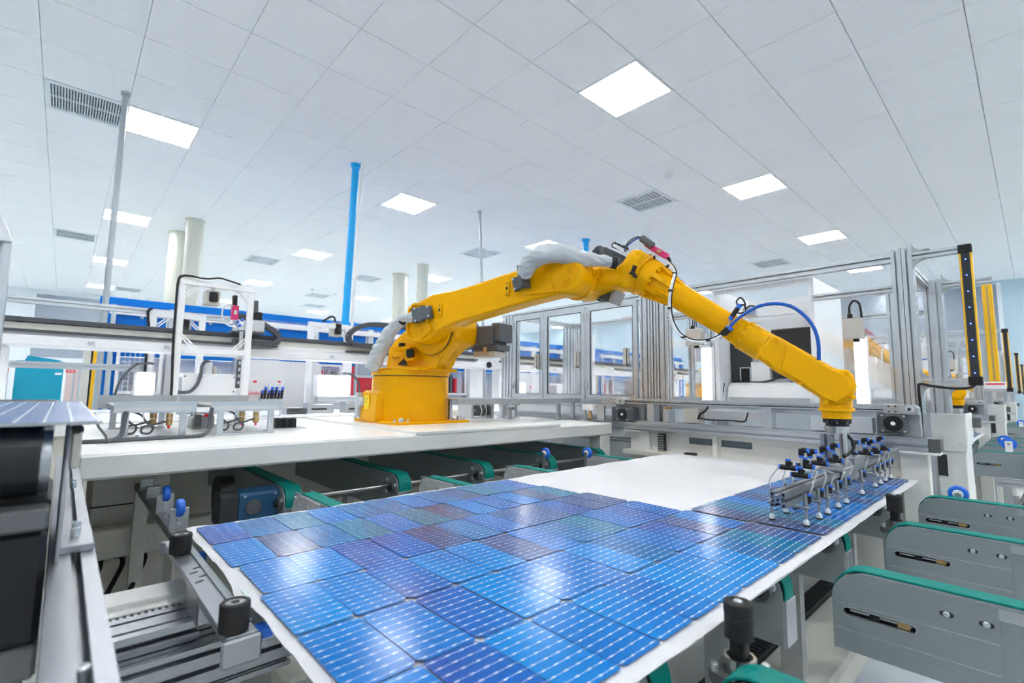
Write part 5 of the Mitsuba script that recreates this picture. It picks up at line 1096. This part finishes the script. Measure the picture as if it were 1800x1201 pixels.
for (x, z) in ((.945, 1.80), (.96, 1.775), (.935, 1.76), (.975, 1.82)): part(ph, 'fitting', cyl((x, 4.14, z), (x + .012, 4.15, z + .012), .010, 10), 'blue_fitting' if z > 1.77 else 'zinc')
part(ph, 'strip', bx(.975, 1.0, 4.16, 4.2, 1.30, 1.52, .003), 'chain_grey', 'black perforated strip')
for k in range(4): part(ph, 'strip_slot', bx(.98, .995, 4.157, 4.161, 1.33 + .05 * k, 1.355 + .05 * k), 'grille_grey')
part(ph, 'strip_hanger', bx(.975, 1.0, 4.17, 4.19, 1.51, 1.74), 'alu')
# machine bed that all of this stands on
bd = thing('machine_bed', 'white machine bed behind the robot table, under the camera frames', 'machine bed')
part(bd, 'top', bx(-.45, 3.70, 3.70, 5.45, 1.02, 1.10, .006), 'bright_white')
for x in (-.40, 1.6, 3.58):
    for y in (3.74, 5.32): part(bd, 'leg', bx(x, x + .09, y, y + .09, 0, 1.03, .004), 'white_paint')
part(bd, 'skirt', bx(-.40, 3.62, 3.74, 3.76, .2, 1.03), 'cream_paint')
def lampbox(x0, x1, y, z0, z1, label):
    t = thing('lamp_box', label, 'lamp')
    part(t, 'housing', bx(x0 - .006, x1 + .006, y + .012, y + .12, z0 - .02, z1 + .006, .01), 'bright_white')
    part(t, 'diffuser', {**ply(bev(np.array(rrect(x0, x1, z0, z1, .02).exterior.coords)[:-1], 'y', y, y + .013, .003), 'lamp_off'), 'emitter': {'type': 'area', 'radiance': rgb((3.0, 3.0, 3.05))}}, None)
    part(t, 'stand', bx(x0 + .02, x1 - .02, y + .02, y + .10, 1.10, z0 - .018, .004), 'alu')
lampbox(.425, .545, 4.86, 1.235, 1.415, 'overexposed white lamp box behind the left leg of the near camera frame')
lampbox(1.845, 2.17, 4.80, 1.25, 1.435, 'overexposed white lamp box just left of the robot base')
for (x0, x1, zt, l) in ((.49, .895, 1.94, 'white camera frame behind the gantry, left of the near one'), (1.80, 2.235, 1.985, 'white camera frame behind the gantry, left of the blue air pipe')):
    portal('portal_frame', x0, x1, 5.0, 1.112, zt, .05, l)
camera_box(.70, .79, 5.02, 1.60 if 0 else 1.72, 1.90, 'beige camera box of the rear frame seen through the near camera frame', 1.92)
camera_box(2.05, 2.155, 5.02, 1.858, 2.005, 'beige camera box beside the foot of the blue air pipe', 2.0)
single('frame_cable', tube([(.50, 4.985, 1.955), (.475, 4.985, 1.93), (.478, 4.985, 1.86), (.488, 4.985, 1.78), (.487, 4.985, 1.6), (.49, 4.985, 1.3), (.492, 4.985, 1.12)], .010, 8), 'black_plastic', 'black cable down the left leg of the rear left camera frame', 'cable')
single('frame_cable', tube([(2.06, 4.99, 2.005), (2.05, 4.99, 2.05), (2.01, 4.99, 2.055), (1.96, 4.99, 2.02), (1.93, 4.99, 2.0)], .010, 8), 'black_plastic', 'black cable arching beside the foot of the blue air pipe', 'cable')
single('lamp_cable', tube([(2.10, 4.83, 1.46), (2.18, 4.82, 1.455), (2.25, 4.82, 1.40), (2.28, 4.82, 1.32), (2.29, 4.82, 1.20), (2.29, 4.82, 1.10)], .010, 8), 'motor_grey', 'dark cable arching down behind the lamp box left of the robot base', 'cable')
for (z, l) in ((1.935, 'upper aluminium rail crossing in front of the far left wall'), (1.455, 'lower aluminium rail crossing in front of the teal board')):
    t = thing('crossing_rail', l, 'rail'); part(t, 'profile', alu('x', -.55 if z > 1.5 else -.55, 1.10 if z > 1.5 else .49, 5.07, z, .04, .05), 'alu', smooth=False)
    part(t, 'bracket', bx(-.54, -.48, 5.05, 5.09, z - .05, z + .05, .003), 'alu'); part(t, 'post', bx(-.56, -.50, 5.09, 5.15, 0, z + .05, .003), 'alu') if z > 1.5 else None
for i, (x, y) in enumerate(((1.36, 4.75), (1.46, 4.78), (2.42, 4.7))):
    t = thing('suction_head', ('white suction head with blue fittings right of the near camera frame', 'second white suction head with blue fittings beside the first, left of the tool board', 'white suction head with blue fittings just left of the robot base')[i], 'gripper')
    part(t, 'body', bx(x - .045, x + .045, y, y + .08, 1.13, 1.21, .004), 'zinc'); part(t, 'plinth', bx(x - .05, x + .05, y, y + .09, 1.10, 1.132, .002), 'alu')
    for k in range(4):
        f_ = part(t, 'fitting', cyl((x - .04 + .027 * k, y, 1.205), (x - .035 + .027 * k, y - .01, 1.26 + .03 * (k % 2)), .011, 10), 'black_plastic'); part(f_, 'release_ring', cyl((x - .035 + .027 * k, y - .01, 1.258 + .03 * (k % 2)), (x - .034 + .027 * k, y - .012, 1.282 + .03 * (k % 2)), .013, 10), 'blue_fitting')
    for k in range(2): part(t, 'tube', tube([(x - .03 + .05 * k, y, 1.28), (x - .02 + .05 * k, y - .01, 1.33), (x + .01 + .05 * k, y, 1.35), (x + .03 + .04 * k, y + .02, 1.29)], .006, 8), 'white_hose')
# small hardware on the bed between the trays and the robot
for i, (x, y, w, h, m_, l) in enumerate(((1.30, 4.0, .16, .045, 'motor_grey', 'low dark gripper jaw at the right end of the sensor trays'), (1.50, 4.1, .22, .07, 'alu', 'low aluminium slide block on the white bed, left of the lamp box'), (1.80, 4.05, .18, .08, 'alu_matte', 'grey slide block on the white bed below the lamp box'), (2.05, 4.0, .14, .075, 'alu', 'small aluminium block on the white bed left of the dark round motor'))):
    t = thing('slide_block', l, 'block'); part(t, 'body', bx(x, x + w, y, y + .1, 1.10, 1.10 + h, .004), m_); part(t, 'slot', bx(x + .03, x + w - .06, y - .001, y + .002, 1.125, 1.14), 'slot_dark'); part(t, 'end_plate', bx(x - .006, x, y - .01, y + .11, 1.10, 1.11 + h, .001), 'alu')
dm = thing('round_motor', 'dark round motor on the white bed just left of the robot connector box', 'motor'); part(dm, 'body', cyl((2.20, 4.0, 1.165), (2.36, 4.0, 1.165), .062, 24, .005), 'motor_grey'); part(dm, 'bracket', bx(2.30, 2.33, 3.93, 4.07, 1.10, 1.24, .003), 'alu')
cnv = thing('roller_tube', 'horizontal metal tube below the lamp box left of the robot base', 'roller'); part(cnv, 'tube', cyl((1.80, 4.72, 1.20), (2.45, 4.72, 1.20), .035, 20, .003), 'alu'); part(cnv, 'stand', bx(1.82, 1.86, 4.69, 4.75, 1.10, 1.19), 'alu'); part(cnv, 'stand', bx(2.38, 2.42, 4.69, 4.75, 1.10, 1.19), 'alu')

# blue machine enclosure farther back
be = thing('blue_enclosure', 'blue-framed machine enclosure behind the gantry, bright blue top beam and posts', 'enclosure')
BY = 6.6
part(be, 'top_beam', bx(.22, 4.05, BY, BY + .25, 2.165, 2.245, .005), 'blue_frame'); part(be, 'rail', bx(.30, 4.05, BY - .06, BY, 2.06, 2.13, .004), 'bright_white')
for (x0, x1) in ((.36, .80), (.96, 1.50), (1.56, 2.40), (2.5, 3.2), (3.3, 4.0)): 
    k = part(be, 'panel', bx(x0, x1, BY + .02, BY + .05, 1.62, 2.10, .003), 'blue_frame', 'blue panel')
    part(k, 'latch', bx((x0 + x1) / 2 - .015, (x0 + x1) / 2 + .015, BY + .005, BY + .02, 2.04, 2.07), 'label_white')
for x in (.255, .82, 1.505, 2.42, 3.22, 4.0): part(be, 'post', bx(x, x + .085, BY - .02, BY + .12, 0, 2.17, .004), 'blue_frame' if x < .3 or x > 3.9 else 'alu')
part(be, 'post', bx(.365, .40, BY - .01, BY + .06, 0, 1.62), 'blue_frame'); part(be, 'corner_tube', cyl((.335, BY - .05, 0), (.335, BY - .05, 2.16), .022, 14), 'grille_grey')
part(be, 'stripe', bx(.205, .235, BY - .02, BY + .1, 0, 1.72), 'yellow_guard', 'yellow stripe'); part(be, 'stripe', bx(.19, .206, BY - .02, BY + .1, 0, 1.72), 'black_plastic', 'black stripe'); part(be, 'pilaster', bx(.13, .19, BY - .02, BY + .1, 0, 1.74), 'cream_paint')
for gx_, (x0, x1, z0, z1) in enumerate(((.42, .76, 1.25, 1.72), (1.70, 1.98, 1.25, 1.62), (2.55, 2.8, 1.3, 1.6), (3.5, 3.9, 1.25, 1.8))):
    g_ = part(be, 'mesh_panel', ext(sbox(x0 - .03, z0 - .03, x1 + .03, z1 + .03).difference(sbox(x0, z0, x1, z1)), 'y', BY - .05, BY - .03), 'label_white', 'white wire mesh panel', smooth=False)
    for k in range(1, 8): part(g_, 'wire', bx(x0 + (x1 - x0) * k / 8 - .0025, x0 + (x1 - x0) * k / 8 + .0025, BY - .042, BY - .037, z0, z1), 'label_white', smooth=False)
    for k in range(1, 9): part(g_, 'wire', bx(x0, x1, BY - .045, BY - .04, z0 + (z1 - z0) * k / 9 - .0025, z0 + (z1 - z0) * k / 9 + .0025), 'label_white', smooth=False)
    for k in range(3): part(g_, 'dark_part', bx(x0 + .05 + .09 * k, x0 + .10 + .09 * k, BY + .1, BY + .2, z0, z0 + .25 + .06 * (k % 2)), ('window_grey', 'dark_steel', 'red_sign')[(k + gx_) % 3])
part(be, 'lower_wall', bx(.42, 4.0, BY + .25, BY + .27, 0, 1.62), 'bright_white')
t = thing('tool_board', 'pale board with small red hooks and parts, behind the suction head', 'board')
part(t, 'board', bx(1.42, 2.35, 6.1, 6.12, 1.0, 1.62), 'label_white')
for k in range(9): part(t, 'hook', tube([(1.5 + .045 * k, 6.09, 1.26), (1.5 + .045 * k, 6.07, 1.24), (1.515 + .045 * k, 6.06, 1.225), (1.53 + .045 * k, 6.07, 1.245)], .004, 6, 3), 'red_sign')
for x in (1.52, 1.60, 1.86): part(t, 'tag', bx(x, x + .035, 6.094, 6.101, 1.36, 1.385), 'red_sign')
part(t, 'leg', bx(1.44, 1.48, 6.12, 6.16, 0, 1.6), 'alu'); part(t, 'leg', bx(2.28, 2.32, 6.12, 6.16, 0, 1.6), 'alu')
t = thing('red_cabinet', 'red cabinet glimpsed beside the robot base under the gantry', 'cabinet'); part(t, 'body', bx(2.80, 3.12, 6.0, 6.3, .0, 1.60, .01), 'red_sign'); part(t, 'door_seam', bx(2.955, 2.96, 5.998, 6.001, .1, 1.55), 'dark_steel')
t = thing('dark_window_panel', 'dark glass panel under the gantry, left of the robot shoulder', 'panel'); part(t, 'pane', bx(2.62, 3.25, 5.62, 5.64, 1.47, 1.70), 'window_grey'); part(t, 'frame', bx(2.60, 3.27, 5.60, 5.66, 1.44, 1.47), 'alu')
for x in (2.60, 3.25): part(t, 'post', bx(x, x + .02, 5.61, 5.65, 0, 1.72), 'alu')
for i, (x0, x1, z0, z1, m_, l) in enumerate(((1.42, 2.0, 1.55, 1.56, 0, ''),)): pass
for i, (x, c, l) in enumerate(((1.75, 'red_sign', 'red binder'), (1.9, 'blue_frame', 'blue binder'))): pass
# teal board, red signs and grey units by the far left wall
t = thing('teal_panel', 'large teal board standing by the far left wall', 'board'); part(t, 'face', bx(-.47, -.01, 8.98, 9.02, .45, 1.62, .004), 'teal_board'); part(t, 'top_edge', ext([(-.40, 1.60), (-.03, 1.60), (-.05, 1.64), (-.37, 1.69)], 'y', 9.03, 9.05), 'teal_board'); part(t, 'leg', bx(-.42, -.38, 9.0, 9.05, 0, .46), 'alu'); part(t, 'leg', bx(-.1, -.06, 9.0, 9.05, 0, .46), 'alu'); part(t, 'label', bx(-.09, -.025, 8.975, 8.981, 1.44, 1.47), 'label_white')
mat('pale_pink', (.80, .62, .58), .5)
def sign_post(x, y, z, label, w=.11):
    t = thing('red_notice', label, 'sign'); part(t, 'plate', bx(x, x + w, y, y + .01, z, z + .045, .002), 'red_sign')
    for a_, b_ in ((.18, .45), (.53, .86)): part(t, 'marking', bx(x + w * a_, x + w * b_, y - .001, y + .001, z + .015, z + .031), 'pale_pink')
    part(t, 'post', bx(x + w - .02, x + w, y + .01, y + .03, 0, z + .045), 'alu')
sign_post(.015, 9.9, 1.49, 'small red sign right of the teal board')
sign_post(-.66, 9.9, 1.49, 'small red sign at the left picture edge, left of the teal board', .08)
t = thing('pink_door_panel', 'pale pink panel between the teal board and the yellow striped post', 'panel'); part(t, 'panel', bx(.02, .17, 10.2, 10.22, 0, 1.55), 'pale_pink'); part(t, 'frame', bx(.17, .20, 10.18, 10.24, 0, 1.6), 'grille_grey')
t = thing('grey_unit', 'grey machine unit at the left picture edge behind the glass panel', 'machine'); part(t, 'body', bx(-1.2, -.62, 8.6, 9.2, 0, 1.36, .03), 'grille_grey'); part(t, 'head', bx(-1.2, -.53, 8.5, 9.0, 1.30, 1.42, .05), 'grille_grey'); part(t, 'cover', bx(-.72, -.55, 8.5, 8.6, 1.1, 1.25, .02), 'label_white')

# post of the previous cabinet at the left picture edge
t = thing('cabinet_post', 'white aluminium post cut off by the left picture edge', 'post')
part(t, 'profile', alu('z', 0, 1.80, -.193, 2.42, .05, .05), 'alu', smooth=False); part(t, 'head', bev([(-.29, 1.80), (-.168, 1.80), (-.178, 1.84), (-.205, 1.91), (-.29, 1.92)], 'y', 2.38, 2.46, .004), 'bright_white'); part(t, 'side_panel', bx(-.29, -.22, 2.40, 2.44, 0, 1.80), 'bright_white')

# pipes from the ceiling
slanted('air_pipe', (2.40, 5.52, 2.02), (2.43, 5.49, 4.04), .042, 'sky_blue', 'bright blue air pipe hanging from the ceiling left of the robot')
t = thing('white_conduit', 'thin white conduit right beside the bright blue air pipe', 'pipe'); part(t, 'shaft', cyl((2.45, 5.44, 2.02), (2.478, 5.42, 4.04), .018, 14), 'bright_white'); part(t, 'foot', bx(2.38, 2.50, 5.40, 5.56, 1.98, 2.03), 'bright_white'); part(t, 'post', bx(2.42, 2.48, 5.46, 5.5, 0, 1.99), 'bright_white')
slanted('air_pipe', (6.72, 5.38, 1.9), (6.74, 5.36, 4.04), .05, 'sky_blue', 'short-looking blue air pipe behind the robot elbow'); part('air_pipe_001', 'foot_post', cyl((6.72, 5.38, 0), (6.72, 5.38, 1.9), .03, 12), 'alu')
slanted('steel_conduit', (.225, 5.58, 0.0), (.222, 5.62, 4.04), .024, 'conduit_steel', 'thin grey steel conduit from ceiling to floor at the left, beside the slatted vent')
slanted('steel_conduit', (4.72, 5.6, 0.0), (4.50, 5.64, 4.04), .022, 'conduit_steel', 'thin grey steel conduit crossing the round diffuser above the robot arm')

# ================================================================== the next work cells along the line
tiny = ('__bolt', '__screw', '__hole', '__plug', 'cable_tie', '__lug', 'sticker', 'release_ring', '__groove', 'loop_cable', '__latch', 'brace', 'chain_link')
for n, w in ((1, 'next work cell'), (2, 'third work cell')):
    D = (4.0 * n, 0, 0)
    copy_thing('industrial_robot', D, f'yellow robot arm of the {w}, seen through the cabinet glass', skip=tiny)
    copy_thing('robot_table', D, f'white robot table of the {w}, behind the glass cabinet', skip=tiny)
    copy_thing('inspection_cabinet', D, f'aluminium-framed glass cabinet of the {w}', skip=tiny)
    copy_thing('white_hood', D, f'white hood of the {w}, behind the first one', skip=tiny)
    copy_thing('cabinet_bench', D, f'white bench of the {w}, right of the first cabinet', skip=tiny)
    copy_thing('belt_axis', D, f'flat belt axis with dark motor of the {w}', skip=tiny)
    copy_thing('curtain_bracket', D, f'light curtain arms of the {w}', skip=tiny)
    copy_thing('light_curtain', D, f'black-faced light curtain of the {w}, smaller in the distance', skip=tiny + ('indicator',))
    copy_thing('sensor_box', D, f'grey sensor box of the {w}, left one', skip=tiny)
    copy_thing('sensor_box_001', D, f'grey sensor box of the {w}, beside the glowing white panel', skip=tiny)
    copy_thing('white_console', D, f'white console of the {w}', skip=tiny)
    copy_thing('end_cover', D, f'white end cover plates of the {w}', skip=tiny)
    copy_thing('steel_trestle', D, f'beige steel trestle of the {w}')
    if n == 1:
        copy_thing('solar_panel', D, f'blue solar panel lying on the conveyors of the {w}', skip=tiny)
        copy_thing('vacuum_gripper', D, f'vacuum gripper of the {w}', skip=tiny + ('fitting', 'tube', 'hose'))
    for root, l in (('gantry_beam', 'white gantry beam'), ('machine_bed', 'white machine bed'), ('blue_enclosure', 'blue-framed enclosure'), ('portal_frame', 'tall white camera frame'), ('portal_frame_001', 'rear white camera frame'), ('white_case', 'white sheet-metal case'), ('lamp_box', 'overexposed lamp box'), ('pick_head', 'small pick-up head'), ('camera_box', 'beige camera box'), ('tool_board', 'pale tool board')):
        copy_thing(root, (4.22 * n, 0, 0), f'{l} of the {w}, seen through the cabinet glass', skip=tiny + ('wire', 'cable'))
    for k, o in enumerate(('first', 'second', 'third', 'fourth')):
        copy_thing(['belt_conveyor', 'belt_conveyor_001', 'belt_conveyor_002', 'belt_conveyor_003'][k], D, f'{o} grey belt conveyor of the {w}, right of the glass cabinets', skip=tiny)
        copy_thing(['support_conveyor', 'support_conveyor_001', 'support_conveyor_002', 'support_conveyor_003'][k], D, f'{o} conveyor under the panel of the {w}', skip=tiny)
copy_thing('light_curtain', (12.0, 0, 0), 'farthest black-faced light curtain, a thin line by the far wall', skip=tiny + ('indicator',)); copy_thing('curtain_bracket', (12.0, 0, 0), 'farthest light curtain arms by the far wall'); copy_thing('inspection_cabinet', (12.0, 0, 0), 'farthest aluminium-framed cabinet by the far wall', skip=tiny)
copy_thing('cabinet_bench', (12.0, 0, 0), 'farthest white bench by the far wall', skip=tiny)
for i, (x, y, z) in enumerate(((5.02, .16, .97), (5.6, .2, .955), (9.0, .16, .97))):
    t = thing('blue_roller', ('blue wheel on a white arm, on the nearest grey conveyor of the next work cell', 'flat-looking blue wheel just behind the first blue wheel of the next work cell', 'blue wheel on a conveyor of the third work cell')[i], 'wheel')
    part(t, 'tire', lathe((x - .012, y, z), (x + .012, y, z), [(0, .026), (.002, .042), (.022, .042), (.024, .026)], 28), 'blue_wheel'); part(t, 'support', bx(x - .02, x - .013, y - .02, y + .02, .60, z + .02, .002), 'label_white'); part(t, 'axle', cyl((x - .024, y, z), (x + .014, y, z), .009, 10), 'steel'); part(t, 'foot', bx(x - .03, x + .01, y - .03, y + .03, .0, .61), 'alu_matte')
t = thing('side_motor', 'dark blue motor on the next cell\'s nearest grey conveyor, at the right picture edge', 'motor'); part(t, 'body', bx(4.56, 4.66, -.12, .06, .80, .90, .01), 'blue_motor'); part(t, 'gearbox', bx(4.62, 4.70, -.08, .02, .79, .91, .006), 'slot_dark')
single('floor_cable', tube([(3.3, .22, .75), (3.6, .14, .70), (3.9, .10, .72), (4.2, .05, .80), (4.55, -.05, .86)], .012, 8), 'black_plastic', 'thick black cable sagging between the white end cover and the next conveyor', 'cable')
sf = thing('conveyor_stand', 'grey profile stand under the nearest conveyor of the next work cell', 'stand'); part(sf, 'top_rail', alu('y', -.6, .22, 4.66, .735, .04, .05), 'alu', smooth=False)
for y in (-.5, .15): part(sf, 'leg', bx(4.64, 4.68, y, y + .04, 0, .71, .002), 'alu_matte')
